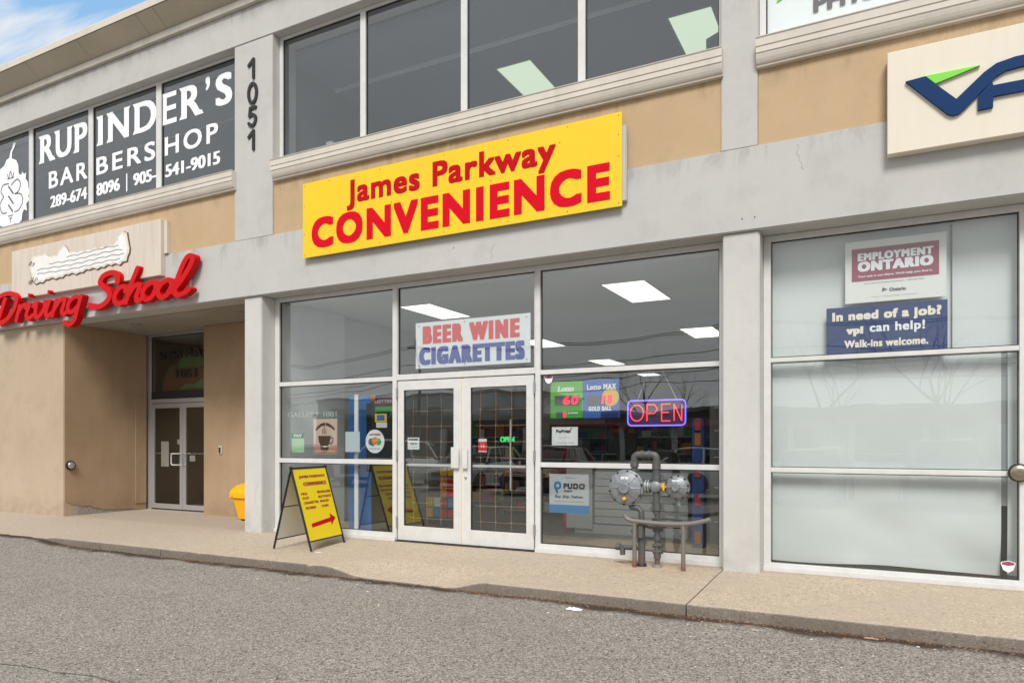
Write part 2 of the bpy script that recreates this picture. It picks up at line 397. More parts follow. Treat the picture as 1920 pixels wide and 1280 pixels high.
def world_mat(o):
    m = Matrix.LocRotScale(o.location, o.rotation_euler, o.scale)
    return m if o.parent is None else world_mat(o.parent) @ o.matrix_parent_inverse @ m
def mat_inv(o): return world_mat(o).inverted()
def thing(name, loc, label, cat, group=None, rz=0):
    o = bpy.data.objects.new(name, None); COL.objects.link(o); o.location = loc; o.rotation_euler = (0, 0, rz)
    o.empty_display_size = .2; o['label'] = label; o['category'] = cat
    if group: o['group'] = group
    return o
def tag(o, label, cat, group=None):
    o['label'] = label; o['category'] = cat
    if group: o['group'] = group
    return o
def struct(o): o['kind'] = 'structure'; return o
def stuff(o, label=None, cat=None):
    o['kind'] = 'stuff'
    if label: o['label'] = label; o['category'] = cat
    return o
def box(name, m, parent, *b, bevel=0): return MB().box(*b).build(name, m, parent, bevel)

# ---- lettering: outlines of the built-in face, placed on a facade plane (x to the right, z up)
_gl = {}
def lin(a, b, n): return [a + (b - a) * i / (n - 1) for i in range(n)]
def glyphs(body, sp=1):
    if (body, sp) in _gl: return _gl[(body, sp)]
    c = bpy.data.curves.new('t', 'FONT'); c.body = body; c.resolution_u = 4; c.space_character = sp
    o = bpy.data.objects.new('t', c); COL.objects.link(o)
    dg = bpy.context.evaluated_depsgraph_get(); me = bpy.data.meshes.new_from_object(o.evaluated_get(dg))
    bm = bmesh.new(); bm.from_mesh(me); bm.verts.ensure_lookup_table()
    bmesh.ops.remove_doubles(bm, verts=bm.verts, dist=1e-6); bm.verts.ensure_lookup_table(); bm.verts.index_update()
    seen = set(); isl = []
    for v in bm.verts:
        if v.index in seen: continue
        st = [v]; seen.add(v.index); comp = []
        while st:
            u = st.pop(); comp.append(u)
            for e in u.link_edges:
                w = e.other_vert(u)
                if w.index not in seen: seen.add(w.index); st.append(w)
        isl.append(comp)
    out = []
    for comp in isl:
        ids = {v.index: i for i, v in enumerate(comp)}
        fs = {f for v in comp for f in v.link_faces}
        vs = [(v.co.x, v.co.y) for v in comp]
        out.append([vs, [[ids[w.index] for w in f.verts] for f in fs]])
    out.sort(key=lambda g: min(v[0] for v in g[0]))
    merged = []
    for g in out:
        a, b = min(v[0] for v in g[0]), max(v[0] for v in g[0])
        if merged:
            h = merged[-1]; c0, d0 = min(v[0] for v in h[0]), max(v[0] for v in h[0])
            if min(b, d0) - max(a, c0) > .55 * min(b - a, d0 - c0):
                n = len(h[0]); h[0] += g[0]; h[1] += [[i + n for i in f] for f in g[1]]; continue
        merged.append(g)
    bm.free(); bpy.data.objects.remove(o); bpy.data.curves.remove(c); bpy.data.meshes.remove(me)
    _gl[(body, sp)] = merged; return merged
def bold_mesh(mb, vs, fs, X, Y, Z, bx, bz, depth, stem=(1, 1)):
    """vs in metres (x,z). Bold weight is had by laying shifted copies a hair apart in depth."""
    sh = [(0, 0)]
    if bx or bz:
        nx = max(3, math.ceil(2 * bx / stem[0]) + 1); nz = max(2, math.ceil(2 * bz / stem[1]) + 1)
        n = lin(-1, 1, nx); nn = lin(-1, 1, nz)
        sh = [(i * bx, j * bz) for i in n for j in nn]
        if not bz: sh = [(i * bx, 0) for i in n]
    bed = {}
    for f in fs:
        for i in range(len(f)):
            a, b = f[i], f[(i + 1) % len(f)]; bed[(a, b)] = 1
    border = [(a, b) for a, b in bed if (b, a) not in bed]
    for k, (dx, dz) in enumerate(sh):
        y = Y - k * .00012; j = k * .00009
        fr = [(x + X + dx + j, y, z + Z + dz + j) for x, z in vs]; n = len(fr)
        if depth:
            bk = [(x, Y + depth, z) for x, _, z in fr]
            mb.add(fr + bk, fs + [[b, a, a + n, b + n] for a, b in border])
        else: mb.add(fr, fs)
def lettering(body, m, parent, x0, x1, z0, z1, Y, bx=0, bz=None, depth=0, letters=False, shear=0, name='lettering', arc=0, serif=None, sub='letter', sp=1.0):
    g = glyphs(body, sp); bz = bx if bz is None else bz
    xs = [v[0] for h in g for v in h[0]]; zs = [v[1] for h in g for v in h[0]]
    gx0, gx1, gz0, gz1 = min(xs), max(xs), min(zs), max(zs)
    sx = (x1 - x0 - 2 * bx) / (gx1 - gx0); sz = (z1 - z0 - 2 * bz) / (gz1 - gz0)
    objs = []; mb = MB()
    for h in g:
        vs = [((x - gx0) * sx + x0 + bx, (z - gz0) * sz + z0 + bz) for x, z in h[0]]
        if shear: vs = [(x + (z - z0) * shear, z) for x, z in vs]
        if arc:
            xm, hw = (x0 + x1) / 2, (x1 - x0) / 2
            vs = [(x, z - arc * ((x - xm) / hw) ** 2) for x, z in vs]
        if letters: mb = MB()
        bold_mesh(mb, vs, [list(f) for f in h[1]], 0, Y, 0, bx, bz, depth, (.06 * sx, .055 * sz))
        if letters:
            objs.append((mb, vs))
    if not letters: return mb.build(name, m, parent, recalc=bool(depth))
    res = []
    for i, (mb_, vs) in enumerate(objs):
        if serif: serif(mb_, i, min(v[0] for v in vs) - bx, max(v[0] for v in vs) + bx, z0, z1)
        res.append(mb_.build(sub, m, parent, recalc=bool(depth)))
    return res

# ---- brush lettering: distance field of strokes, contoured by marching squares
def smooth_path(p, n=8):
    if len(p) < 3: return p
    q = [p[0]] + list(p) + [p[-1]]; out = []
    for i in range(1, len(q) - 2):
        a, b, c, d = [np.array(t, float) for t in q[i - 1:i + 3]]
        for k in range(n):
            t = k / n
            out.append(tuple(.5 * ((2 * b) + (-a + c) * t + (2 * a - 5 * b + 4 * c - d) * t * t + (-a + 3 * b - 3 * c + d) * t ** 3)))
    out.append(tuple(q[-2])); return out
def brush(strokes, res, w, nib=1):
    """strokes: list of point lists (x,z) ; returns (verts2d, faces) of the filled union with stroke half width w"""
    segs = []
    for s in strokes:
        s = smooth_path(s)
        if len(s) == 1: s = [s[0], (s[0][0] + 1e-4, s[0][1])]
        for a, b in zip(s[:-1], s[1:]): segs.append((a, b))
    P = np.array([p for s in segs for p in s]); lo = P.min(0) - w * 1.9; hi = P.max(0) + w * 1.9
    nx, ny = int((hi[0] - lo[0]) / res) + 2, int((hi[1] - lo[1]) / res) + 2
    X, Y = np.meshgrid(lo[0] + np.arange(nx) * res, lo[1] + np.arange(ny) * res, indexing='ij')
    D = np.full(X.shape, 1e9)
    for (ax, ay), (bx_, by) in segs:
        dx, dy = (bx_ - ax) * nib, by - ay; L2 = dx * dx + dy * dy + 1e-12
        t = np.clip(((X - ax) * nib * dx + (Y - ay) * dy) / L2, 0, 1)
        D = np.minimum(D, np.hypot((X - ax) * nib - t * dx, Y - ay - t * dy))
    F = w - D
    vs = []; fs = []; idx = {}
    def vert(key, p):
        if key not in idx: idx[key] = len(vs); vs.append(p)
        return idx[key]
    for i in range(nx - 1):
        for j in range(ny - 1):
            c = [(i, j), (i + 1, j), (i + 1, j + 1), (i, j + 1)]
            f = [F[q] for q in c]
            if max(f) <= 0: continue
            poly = []
            for k in range(4):
                a, b = c[k], c[(k + 1) % 4]; fa, fb = f[k], f[(k + 1) % 4]
                if fa > 0: poly.append(vert(a, (X[a], Y[a])))
                if (fa > 0) != (fb > 0):
                    t = fa / (fa - fb); key = (min(a, b), max(a, b))
                    poly.append(vert(key, (X[a] + t * (X[b] - X[a]), Y[a] + t * (Y[b] - Y[a]))))
            if len(poly) >= 3: fs.append(poly)
    return vs, fs
def solid(vs, fs, Y, depth):
    mb = MB(); bed = {}
    for f in fs:
        for i in range(len(f)): bed[(f[i], f[(i + 1) % len(f)])] = 1
    border = [(a, b) for a, b in bed if (b, a) not in bed]; n = len(vs)
    mb.add([(x, Y, z) for x, z in vs] + [(x, Y + depth, z) for x, z in vs], [list(f) for f in fs] + [[b, a, a + n, b + n] for a, b in border])
    return mb

# ================================================================== GROUND
def sm(a, b, x):
    t = max(0, min(1, (x - a) / (b - a))); return t * t * (3 - 2 * t)
KY = 6.28
def kerb_y(x): return KY + .010 * mnoise.noise(Vector((x * .6, 3, 0))) + .008 * mnoise.noise(Vector((x * 3.1, 7, 0)))
def walk_z(x, y):
    z = -.035 * (1 - sm(KY, 7.9, y))
    dip = sm(-5.75, -5.1, x) * (1 - sm(-4.0, -3.55, x)) * .085
    z -= dip * (1 - sm(KY, 7.0, y))
    z -= .03 * sm(-10.9, -11.6, x) * (1 - sm(KY, 7.4, y))
    return z
def asph_z(x, y):
    z = -.135 + .07 * sm(-10.4, -11.7, x) * sm(3, 6.2, y)
    if y < 4: z -= .012 * min(4 - y, 14) * .6
    return z + .008 * mnoise.noise(Vector((x * .5, y * .5, 1)))
def grid(xs, ys, fz):
    vs = [(x, y, fz(x, y)) for x in xs for y in ys]; n = len(ys)
    fs = [(i * n + j, (i + 1) * n + j, (i + 1) * n + j + 1, i * n + j + 1) for i in range(len(xs) - 1) for j in range(n - 1)]
    return vs, fs
def lin(a, b, n): return [a + (b - a) * i / (n - 1) for i in range(n)]
xs = [-900, -300, -120, -60] + lin(-35, 15, 200) + [40, 120, 300, 900]
ys = [-900, -300, -120, -60, -40, -30, -20] + lin(-14, 6.5, 84) + [8, 30, 300, 900]
def az(x, y): return asph_z(x, y) if y < 6.6 else -.2
v, f = grid(xs, ys, az)
lot = struct(MB().add(v, f, 0, True).build('parking_lot', 'asphalt', recalc=False))

walk_root = struct(MB().box(-24, 8, 6.45, 9.6, -.6, -.15).build('sidewalk', 'patch'))
def slab(x0, x1, joints, ymax=9.75):
    cols = lin(x0, x1, max(3, int((x1 - x0) / .045)))
    for j in joints: cols += [j - .012, j - .004, j + .004, j + .012]
    cols = sorted(cols); rows = [0, .012, .035, .07, .12] + lin(.2, ymax - KY, 44)
    mb = MB(); vs = []
    for x in cols:
        jn = 1 if any(abs(x - j) < .005 for j in joints) else 0
        ky = kerb_y(x); nz = mnoise.noise(Vector((x * 9, 0, 2))); nz2 = mnoise.noise(Vector((x * 27, 0, 5)))
        chip = max(0, mnoise.noise(Vector((x * 5.3, 4, 9))) - .32) * .07
        bot = asph_z(x, 6.2) - .08; top = walk_z(x, KY)
        vs.append((x, ky + .012 + jn * .012, bot)); vs.append((x, ky + .004 * nz2 + jn * .014, (bot + .08 + top) / 2))
        for k, r in enumerate(rows):
            z = walk_z(x, KY + r)
            if k == 0: z -= .010 + .004 * nz + chip; yy = ky + .004 * nz + jn * .014
            elif k == 1: z -= .003 + .002 * nz + chip * .6; yy = ky + r + jn * .004
            else:
                z -= (chip * .4 if k == 2 else 0) + (jn * .007 if k < 6 else 0); yy = ky + r if k < 5 else KY + r
            vs.append((x, yy, z + .0022 * mnoise.noise(Vector((x * 4, yy * 4, 0)))))
    n = len(rows) + 2; fs = []; mi = []
    for i in range(len(cols) - 1):
        for j in range(n - 1):
            mb.f.append([i * n + j, (i + 1) * n + j, (i + 1) * n + j + 1, i * n + j + 1]); mb.mi.append(1 if j < 3 else 0); mb.sm.append(True)
    mb.v = vs
    # close the ends so each slab has a thickness
    for ci in (0, len(cols) - 1):
        b0 = len(mb.v); strip = [ci * n + j for j in range(n)]
        for s_ in strip: x, y, z = vs[s_]; mb.v.append((x, y, -.3))
        for j in range(n - 1): mb.f.append([strip[j], strip[j + 1], b0 + j + 1, b0 + j]); mb.mi.append(1); mb.sm.append(False)
    return mb.build('slab', ['walk', 'kerbface'], walk_root, recalc=False)
slab(-24, -1.519, [-13.9, -11.0, -8.6, -6.02, -3.55])
slab(-1.508, 8, [1.9])

# asphalt cracks
for pts, w in (([(-6.2, 2.55), (-5.44, 2.735), (-5.1, 2.80), (-4.93, 2.80), (-4.6, 2.87), (-4.3, 2.86), (-3.9, 2.95)], .005), ([(-4.6, 2.87), (-4.5, 2.7), (-4.35, 2.62)], .003)):
    mb = MB(); vs = []
    sp = smooth_path(pts, 10)
    for i, (x, y) in enumerate(sp):
        ww = w * (.5 + abs(mnoise.noise(Vector((x * 14, y * 9, 0)))) * 2); q = .012 * mnoise.noise(Vector((x * 20, 1, 0)))
        vs += [(x, y - ww + q, asph_z(x, y) + .003), (x, y + ww + q, asph_z(x, y) + .003)]
    mb.add(vs, [(2 * i, 2 * i + 2, 2 * i + 3, 2 * i + 1) for i in range(len(sp) - 1)])
    mb.build('crack', mat('crack_dirt', (.07, .062, .052), .9), lot, recalc=False)

# leaf litter and grit
def scatter(n, fn, s0, s1, name, mats, label, cat, flat=.5):
    mb = MB()
    for _ in range(n):
        x, y, z = fn(); s = random.uniform(s0, s1); a = random.uniform(0, 6.28); t = random.uniform(-flat, flat)
        ux, uy = math.cos(a) * s, math.sin(a) * s; px_, py_ = -uy * random.uniform(.3, .9), ux * random.uniform(.3, .9)
        h = s * .25
        vs = [(x - ux, y - uy, z + h * t), (x + px_, y + py_, z + h), (x + ux, y + uy, z - h * t * .5 + h * .3), (x - px_, y - py_, z + h * .15), (x, y, z + h * .9)]
        vs = [(a_, b_, max(c_, z + .001)) for a_, b_, c_ in vs]
        mb.add(vs, [(0, 3, 4), (3, 2, 4), (2, 1, 4), (1, 0, 4)], random.randrange(len(mats)))
    return stuff(mb.build(name, mats, recalc=False), label, cat)
def near_kerb():
    while True:
        x = random.uniform(-10.8, 4); dens = .12 + .88 * max(0, mnoise.noise(Vector((x * .7, 0, 4))) * 1.5 + .35)
        if -5.3 < x < -3.9: dens *= .5
        if x > -3.6: dens = min(1, dens + .25)
        if random.random() < dens: break
    y = kerb_y(x) - abs(random.gauss(0, .04)) - .004
    return x, y, asph_z(x, y)
scatter(7000, near_kerb, .005, .016, 'leaf_litter', ['leaf', 'brown', 'leaf', 'brown', 'brown', 'leaf2'], 'brown leaf litter and grit gathered against the kerb', 'leaf litter')
def lotpt():
    x = random.uniform(-12, 3); y = random.uniform(1.2, 6.1); return x, y, asph_z(x, y)
def lotpt2():
    x = random.uniform(-12, 3); y = 6.2 - abs(random.gauss(0, .5)); return x, y, asph_z(x, y)
scatter(520, lotpt, .0045, .012, 'pale_grit', ['leaf2', 'offwhite', 'walk', 'pinkish'], 'pale grit and small stones loose on the asphalt', 'grit')
scatter(320, lotpt2, .006, .018, 'leaf_crumbs', ['leaf2', 'offwhite', 'pinkish'], 'pale leaf crumbs lying on the asphalt near the kerb', 'leaf crumbs')
def walkpt():
    x = random.uniform(-12, 3); y = random.uniform(6.35, 7.8); return x, y, walk_z(x, y) + .001
scatter(130, walkpt, .003, .007, 'sidewalk_grit', ['leaf2', 'leaf', 'offwhite'], 'small specks of grit lying on the sidewalk', 'grit')

def crumple(name, c, s, label, m, n=9, h=.4):
    mb = MB(); vs = []
    for i in range(n):
        for j in range(n):
            u, w = (i / (n - 1) - .5) * s[0], (j / (n - 1) - .5) * s[1]
            ed = 1 - max(abs(i / (n - 1) - .5), abs(j / (n - 1) - .5)) * 1.6
            z = c[2] + .003 + max(0, ed) * h * s[1] * (.5 + mnoise.noise(Vector((i * .9 + c[0], j * .8, 3))))
            vs.append((c[0] + u + .015 * mnoise.noise(Vector((j * .7, i * .3, 1))), c[1] + w * (.7 + .3 * mnoise.noise(Vector((i * .5, 0, c[0])))), max(z, c[2] + .002)))
    mb.add(vs, [(i * n + j, (i + 1) * n + j, (i + 1) * n + j + 1, i * n + j + 1) for i in range(n - 1) for j in range(n - 1)], 0, False)
    return mb.build(name, m, recalc=False)
tag(crumple('paper_scrap', (-2.47, 6.01, asph_z(-2.47, 6.01)), (.15, .12), '', 'litter', h=.3), 'crumpled white paper scrap on the asphalt in front of the gas meter', 'litter')
tag(crumple('paper_scrap', (-6.42, 7.50 - .55, walk_z(-6.4, 6.95)), (.10, .05), '', 'litter', 6, .1), 'small flat pale scrap on the sidewalk right of the yellow folding sign', 'litter')
tag(crumple('stone', (-.90, 6.03, asph_z(-.9, 6.03)), (.06, .045), '', 'walk', 6, .5), 'small pale stone on the asphalt near the kerb below the frosted window', 'stone')
tag(crumple('dead_leaf', (-.05, 6.20, asph_z(0, 6.2)), (.10, .06), '', 'leaf2', 6, .3), 'curled orange-brown leaf against the kerb at lower right', 'leaf')

# ================================================================== BUILDING
G = 8.23; F = 7.885
bld = thing('plaza_building', (-6, 8, 0), 'two-storey grey and tan stucco plaza building with storefront windows', 'building')
def bx(name, m, *b, bevel=0, parent=None): return box(name, m, parent or bld, *b, bevel=bevel)
XL, XR = -24, 7
# lower band, upper band
MB().box(XL, XR, F, 8.28, 3.668, 4.565).build('lower_band', 'grey', bld, .012, 2)
MB().box(XL, XR, F, 8.40, 7.632, 8.175).build('upper_band', 'grey_plain', bld, .008, 2)
# soffit behind the band over the shop windows is the band's own underside; deeper soffit over the entrance recess
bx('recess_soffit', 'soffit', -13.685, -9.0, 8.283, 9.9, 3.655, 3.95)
# lower columns
for x0, x1 in ((-8.842, -8.466), (-1.511, -1.127), (5.85, 6.23)):
    MB().box(x0, x1, 7.922, 8.30, -.05, 3.666).build('column', 'grey_col', bld, .012, 2)
# upper columns
for x0, x1 in ((-9.03, -8.206), (-1.522, -1.143), (5.8, 6.2), (-17.9, -17.2)):
    MB().box(x0, x1, 7.895, 8.38, 4.567, 7.630).build('upper_column', 'grey_plain', bld, .006, 2)
# tan panels
for x0, x1 in ((-17.198, -9.032), (-8.204, -1.524), (-1.141, 5.798), (XL, -17.902)):
    MB().box(x0, x1, 7.915, 8.27, 4.567, 5.52).build('stucco_panel', 'tan', bld, .004, 1)
box('upper_wall', 'grey_plain', bld, XL, -17.902, 7.915, 8.3, 5.522, 7.63)
# moulding under upper windows
def moulding(x0, x1):
    pr = [(7.913, 5.372), (7.862, 5.376), (7.858, 5.40), (7.846, 5.402), (7.835, 5.418), (7.822, 5.445), (7.812, 5.478), (7.808, 5.50),
          (7.800, 5.503), (7.800, 5.556), (7.808, 5.559), (7.808, 5.567), (7.797, 5.570), (7.794, 5.652), (7.786, 5.655), (7.784, 5.664), (8.02, 5.668), (8.02, 5.372)]
    MB().extr_x(pr, x0, x1).build('window_moulding', 'trim', bld)
moulding(-8.162, -1.498); moulding(-17.25, -8.985); moulding(-1.148, 5.82)
# cornice
MB().extr_x([(7.83, 8.177), (7.822, 8.18), (7.822, 8.285), (7.83, 8.292), (8.4, 8.292), (8.4, 8.177)], XL, XR).build('ledge', 'ledge', bld)
MB().extr_x([(7.88, 8.294), (7.57, 8.50), (7.57, 8.6), (8.4, 8.6), (8.4, 8.294)], XL, XR).build('cornice_core', 'dark', bld)
px_ = XL
seams = [-21.5, -19.0, -16.6, -14.2, -12.6, -10.98, -10.55, -8.1, -5.7, -3.3, -.9, 1.5, 3.9, XR]
for xe in seams:
    MB().extr_x([(7.86, 8.294), (7.842, 8.300), (7.552, 8.512), (7.56, 8.522), (7.868, 8.31)], px_ + .004, xe - .004).build('cornice_panel', 'fascia', bld)
    px_ = xe
MB().extr_x([(7.552, 8.523), (7.54, 8.526), (7.536, 8.632), (7.545, 8.645), (8.6, 8.66), (8.6, 8.6), (7.575, 8.598)], XL, XR).build('coping', 'trim', bld)
# coping clips: small dark tabs along the roof edge
mb = MB()
for x in lin(-16.5, -10.2, 9): mb.box(x, x + .55, 7.60, 7.64, 8.66, 8.672)
stuff(mb.build('roof_edge_flashing', 'rubber', bld))
# roof, back and ends, storey slab
bx('roof', 'dark', XL, XR, 8.42, 24, 8.0, 8.15)
bx('floor_slab', 'ceil', XL, XR, 8.29, 24, 3.96, 4.5)
bx('back_wall', 'wall_in', XL, XR, 24, 24.2, -.2, 8.4)
bx('end_wall', 'grey_plain', XL, XL + .2, 8.45, 23.99, -.2, 7.99)
bx('end_wall', 'grey_plain', XR - .2, XR, 8.45, 23.99, -.2, 7.99)

# ---- entrance recess at left
MB().box(XL, -13.692, 7.972, 8.25, -.1, 3.667).build('front_wall', 'tan_low', bld, .01, 2)
bx('recess_core', 'patch', -13.95, -13.705, 8.252, 9.9, -.1, 3.65)
# stucco skin on recess side wall, with a ragged broken foot showing concrete
rag = [(7.985, .285), (8.03, .25), (8.07, .262), (8.10, .215), (8.16, .20), (8.22, .222), (8.30, .17), (8.38, .165), (8.46, .18), (8.55, .12), (8.66, .105), (8.75, .06), (8.86, .075), (8.96, .045), (9.1, .06), (9.2, .035), (9.32, .05), (9.4, .02), (9.5, .01), (9.66, .0)]
poly = [(7.985, 3.652)] + rag + [(9.66, 3.652)]
n = len(poly); vs = [(-13.683, y, z) for y, z in poly] + [(-13.704, y, z) for y, z in poly]
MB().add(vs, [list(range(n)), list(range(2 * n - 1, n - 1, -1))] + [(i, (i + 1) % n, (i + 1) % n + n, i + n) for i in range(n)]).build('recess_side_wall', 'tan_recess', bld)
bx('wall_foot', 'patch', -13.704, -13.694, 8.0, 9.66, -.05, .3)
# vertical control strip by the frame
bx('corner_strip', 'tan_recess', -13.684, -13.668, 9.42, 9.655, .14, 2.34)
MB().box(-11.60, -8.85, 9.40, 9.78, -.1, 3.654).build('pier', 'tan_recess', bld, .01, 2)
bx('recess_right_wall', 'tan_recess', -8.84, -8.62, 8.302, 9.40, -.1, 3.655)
bx('lobby_wall', 'wall_dark', -13.9, -8.9, 12.6, 12.7, -.1, 3.6)
bx('lobby_side_wall', 'wall_dark', -8.99, -8.90, 9.79, 12.59, -.1, 3.6)
bx('lobby_side_wall', 'wall_dark', -14.0, -13.9, 9.93, 12.59, -.1, 3.6)
bx('lobby_ceiling', 'ceil', -13.9, -8.9, 9.93, 12.6, 3.62, 3.7)
MB().box(-13.9, -8.85, 9.76, 12.7, -.05, -.004).build('lobby_floor', 'floor_in', bld)

# ---- window builder
def ring(X0, X1, Z0, Z1, a0, a1, c0, c1, y0, y1):
    mb = MB(); o_ = [(X0, Z0), (X1, Z0), (X1, Z1), (X0, Z1)]; i_ = [(a0, c0), (a1, c0), (a1, c1), (a0, c1)]
    vs = [(x, y0, z) for x, z in o_ + i_] + [(x, y1, z) for x, z in o_ + i_]; fs = []
    for k_ in range(4):
        n_ = (k_ + 1) % 4
        fs += [(k_, n_, 4 + n_, 4 + k_), (8 + k_, 12 + k_, 12 + n_, 8 + n_), (k_, 8 + k_, 8 + n_, n_), (4 + k_, 4 + n_, 12 + n_, 12 + k_)]
    return mb.add(vs, fs)
def window(rects, vbars, hbars, y0, y1, m='alu', gm='glass', gy=None, gl=.006, name='window'):
    """rects: pane (x0,x1,z0,z1); vbars / hbars: (x0,x1,z0,z1) frame bars"""
    X0, X1 = vbars[0][0], vbars[-1][1]; Z0 = min(b[2] for b in vbars + hbars); Z1 = max(b[3] for b in vbars + hbars)
    xi0, xi1 = vbars[0][1], vbars[-1][0]
    top = min(b[2] for b in hbars if b[3] > Z1 - .06); low = [b for b in hbars if b[2] < Z0 + .05]; bot = max([b[3] for b in low] + [Z0 + .004])
    o = ring(X0, X1, Z0, Z1, xi0, xi1, bot, top, y0, y1).build(name, m, bld, .003, 1)
    for b in vbars[1:-1]: MB().box(b[0], b[1], y0 + .001, y1 - .001, bot, top).build('mullion', m, o, .003, 1)
    hbars = [b for b in hbars if b[3] <= Z1 - .06 and b not in low]
    for b in hbars: MB().box(b[0], b[1], y0 + .004, y1 - .004, b[2], b[3]).build('rail', m, o, .003, 1)
    gy = gy or (y0 + y1) / 2
    for a, b, c, d in rects:
        t = .006; q = .004
        ring(a + q, b - q, c + q, d - q, a + q + t, b - q - t, c + q + t, d - q - t, gy - .012, gy + .012).build('gasket', 'rubber', o)
        box('pane', gm, o, a, b, gy, gy + gl, c, d)
    return o
YF0, YF1 = 8.185, 8.27
# bay with the convenience store: left part, right part, transom over the doors
window([(-8.376, -6.168, 2.345, 3.60), (-8.376, -6.168, 1.155, 2.275), (-8.376, -6.168, .112, 1.082)],
       [(-8.462, -8.374, 0, 3.664), (-6.17, -6.098, 0, 3.664)],
       [(-8.374, -6.17, 3.598, 3.664), (-8.374, -6.17, 2.277, 2.343), (-8.374, -6.17, 1.084, 1.153), (-8.374, -6.17, .012, .11)], YF0, YF1)
window([(-6.082, -3.925, 2.365, 3.60)], [(-6.096, -6.084, 2.30, 3.664), (-3.923, -3.911, 2.30, 3.664)],
       [(-6.084, -3.923, 3.598, 3.664), (-6.084, -3.923, 2.282, 2.363)], YF0 + .002, YF1 - .002)
window([(-3.838, -1.602, 2.325, 3.60), (-3.838, -1.602, 1.147, 2.262), (-3.838, -1.602, .106, 1.082)],
       [(-3.909, -3.840, 0, 3.664), (-1.600, -1.514, 0, 3.664)],
       [(-3.840, -1.600, 3.598, 3.664), (-3.840, -1.600, 2.264, 2.323), (-3.840, -1.600, 1.084, 1.145), (-3.840, -1.600, .012, .104)], YF0, YF1)
bx('sill', 'alu', -8.462, -6.10, 8.150, 8.184, -.01, .052, bevel=.004)
bx('sill', 'alu', -3.90, -1.514, 8.150, 8.184, -.015, .052, bevel=.004)
bx('threshold', 'rubber', -6.098, -3.91, 8.14, 8.275, -.02, .012)
# frosted bay at right
window([(-1.046, 1.19, 2.325, 3.60), (-1.046, 1.19, 1.126, 2.274), (-1.046, 1.19, .085, 1.075)],
       [(-1.124, -1.048, 0, 3.664), (1.192, 1.262, 0, 3.664)],
       [(-1.048, 1.192, 3.598, 3.664), (-1.048, 1.192, 2.276, 2.323), (-1.048, 1.192, 1.077, 1.124), (-1.048, 1.192, .012, .083)], YF0, YF1, gm='glass_office')
window([(1.28, 3.5, 2.325, 3.60), (1.28, 3.5, .085, 2.274)], [(1.264, 1.278, 0, 3.664), (3.502, 3.57, 0, 3.664)],
       [(1.278, 3.502, 3.598, 3.664), (1.278, 3.502, 2.276, 2.323), (1.278, 3.502, .012, .083)], YF0, YF1)
bx('front_wall', 'tan_low', 3.572, 5.85, 8.0, 8.27, -.1, 3.666)
bx('sill', 'alu', -1.124, 3.56, 8.142, 8.184, -.03, .045, bevel=.004)

# ---- double doors of the store
def store_door(x0, x1, gx0, gx1, hx0, hx1, hinge_x, gx):
    fr = MB()
    z0, z1, gz0, gz1 = .018, 2.268, .222, 2.137; y0, y1 = 8.192, 8.237
    d = ring(x0, x1, z0, z1, gx0, gx1, gz0, gz1, y0, y1).build('door', 'alu', bld, .003, 1)
    t = .008; ring(gx0, gx1, gz0, gz1, gx0 + t, gx1 - t, gz0 + t, gz1 - t, 8.2, 8.224).build('gasket', 'rubber', d)
    box('pane', 'glass', d, gx0 + .001, gx1 - .001, 8.21, 8.216, gz0 + .001, gz1 - .001)
    box('push_bar', 'alu', d, gx0 + .01, gx1 - .01, 8.228, 8.262, 1.065, 1.10, bevel=.004)
    h = MB(); h.box(hx0, hx1, 8.150, 8.158, 1.05, 1.335); h.box(hx0 + .02, hx0 + .045, 8.158, 8.191, 1.09, 1.30)
    h.build('handle', 'alu', d, .003, 1)
    for z in (.20, 1.15, 2.03):
        q = MB(); q.tube([(hinge_x, 8.178, z), (hinge_x, 8.178, z + .15)], .011, 10); q.box(hinge_x - .02, hinge_x + .02, 8.184, 8.190, z + .01, z + .14)
        q.build('hinge', 'steel', d)
    return d
dl = store_door(-6.080, -5.018, -5.976, -5.146, -5.163, -5.040, -6.09, 0)
dr = store_door(-4.984, -3.932, -4.875, -4.04, -4.985, -4.905, -3.918, 0)
box('astragal', 'board', dr, -5.016, -4.986, 8.198, 8.232, .02, 2.266)
MB().lathe([(.016, 0), (.016, .02), (.011, .024)], (-4.945, 8.191, .93), 'y', 16).build('lock', 'steel', dr)

# security grilles behind the door glass
def grille(x0, x1, label):
    t = thing('security_grille', ((x0 + x1) / 2, 8.28, .25), label, 'security grille', 'grilles behind the shop doors')
    for i, x in enumerate(lin(x0 + .09, x1 - .02, 4)):
        pts = [(x + .006 * math.sin(z * 7 + i), 8.29, z) for z in lin(.24, 2.13, 14)]
        MB().tube(pts, .0055, 6).build('rod', 'copper', t)
    for k, z in enumerate(lin(.33, 2.06, 9)):
        pts = [(x, 8.30 + .004 * math.sin(x * 9), z - .004 * math.sin((x - x0) * 5 + k)) for x in lin(x0 + .01, x1 - .01, 10)]
        MB().tube(pts, .005, 6).build('rod', 'copper', t)
    mb = MB()
    for x in lin(x0 + .09, x1 - .02, 4):
        for z in lin(.33, 2.06, 9): mb.lathe([(.002, -.012), (.011, -.008), (.013, 0), (.011, .008), (.002, .012)], (x, 8.293, z), 'y', 8)
    stuff(mb.build('knot', 'steel', t))
grille(-5.97, -5.15, 'copper rod security grille behind the left leaf of the white double doors')
grille(-4.87, -4.045, 'copper rod security grille behind the right leaf of the white double doors')

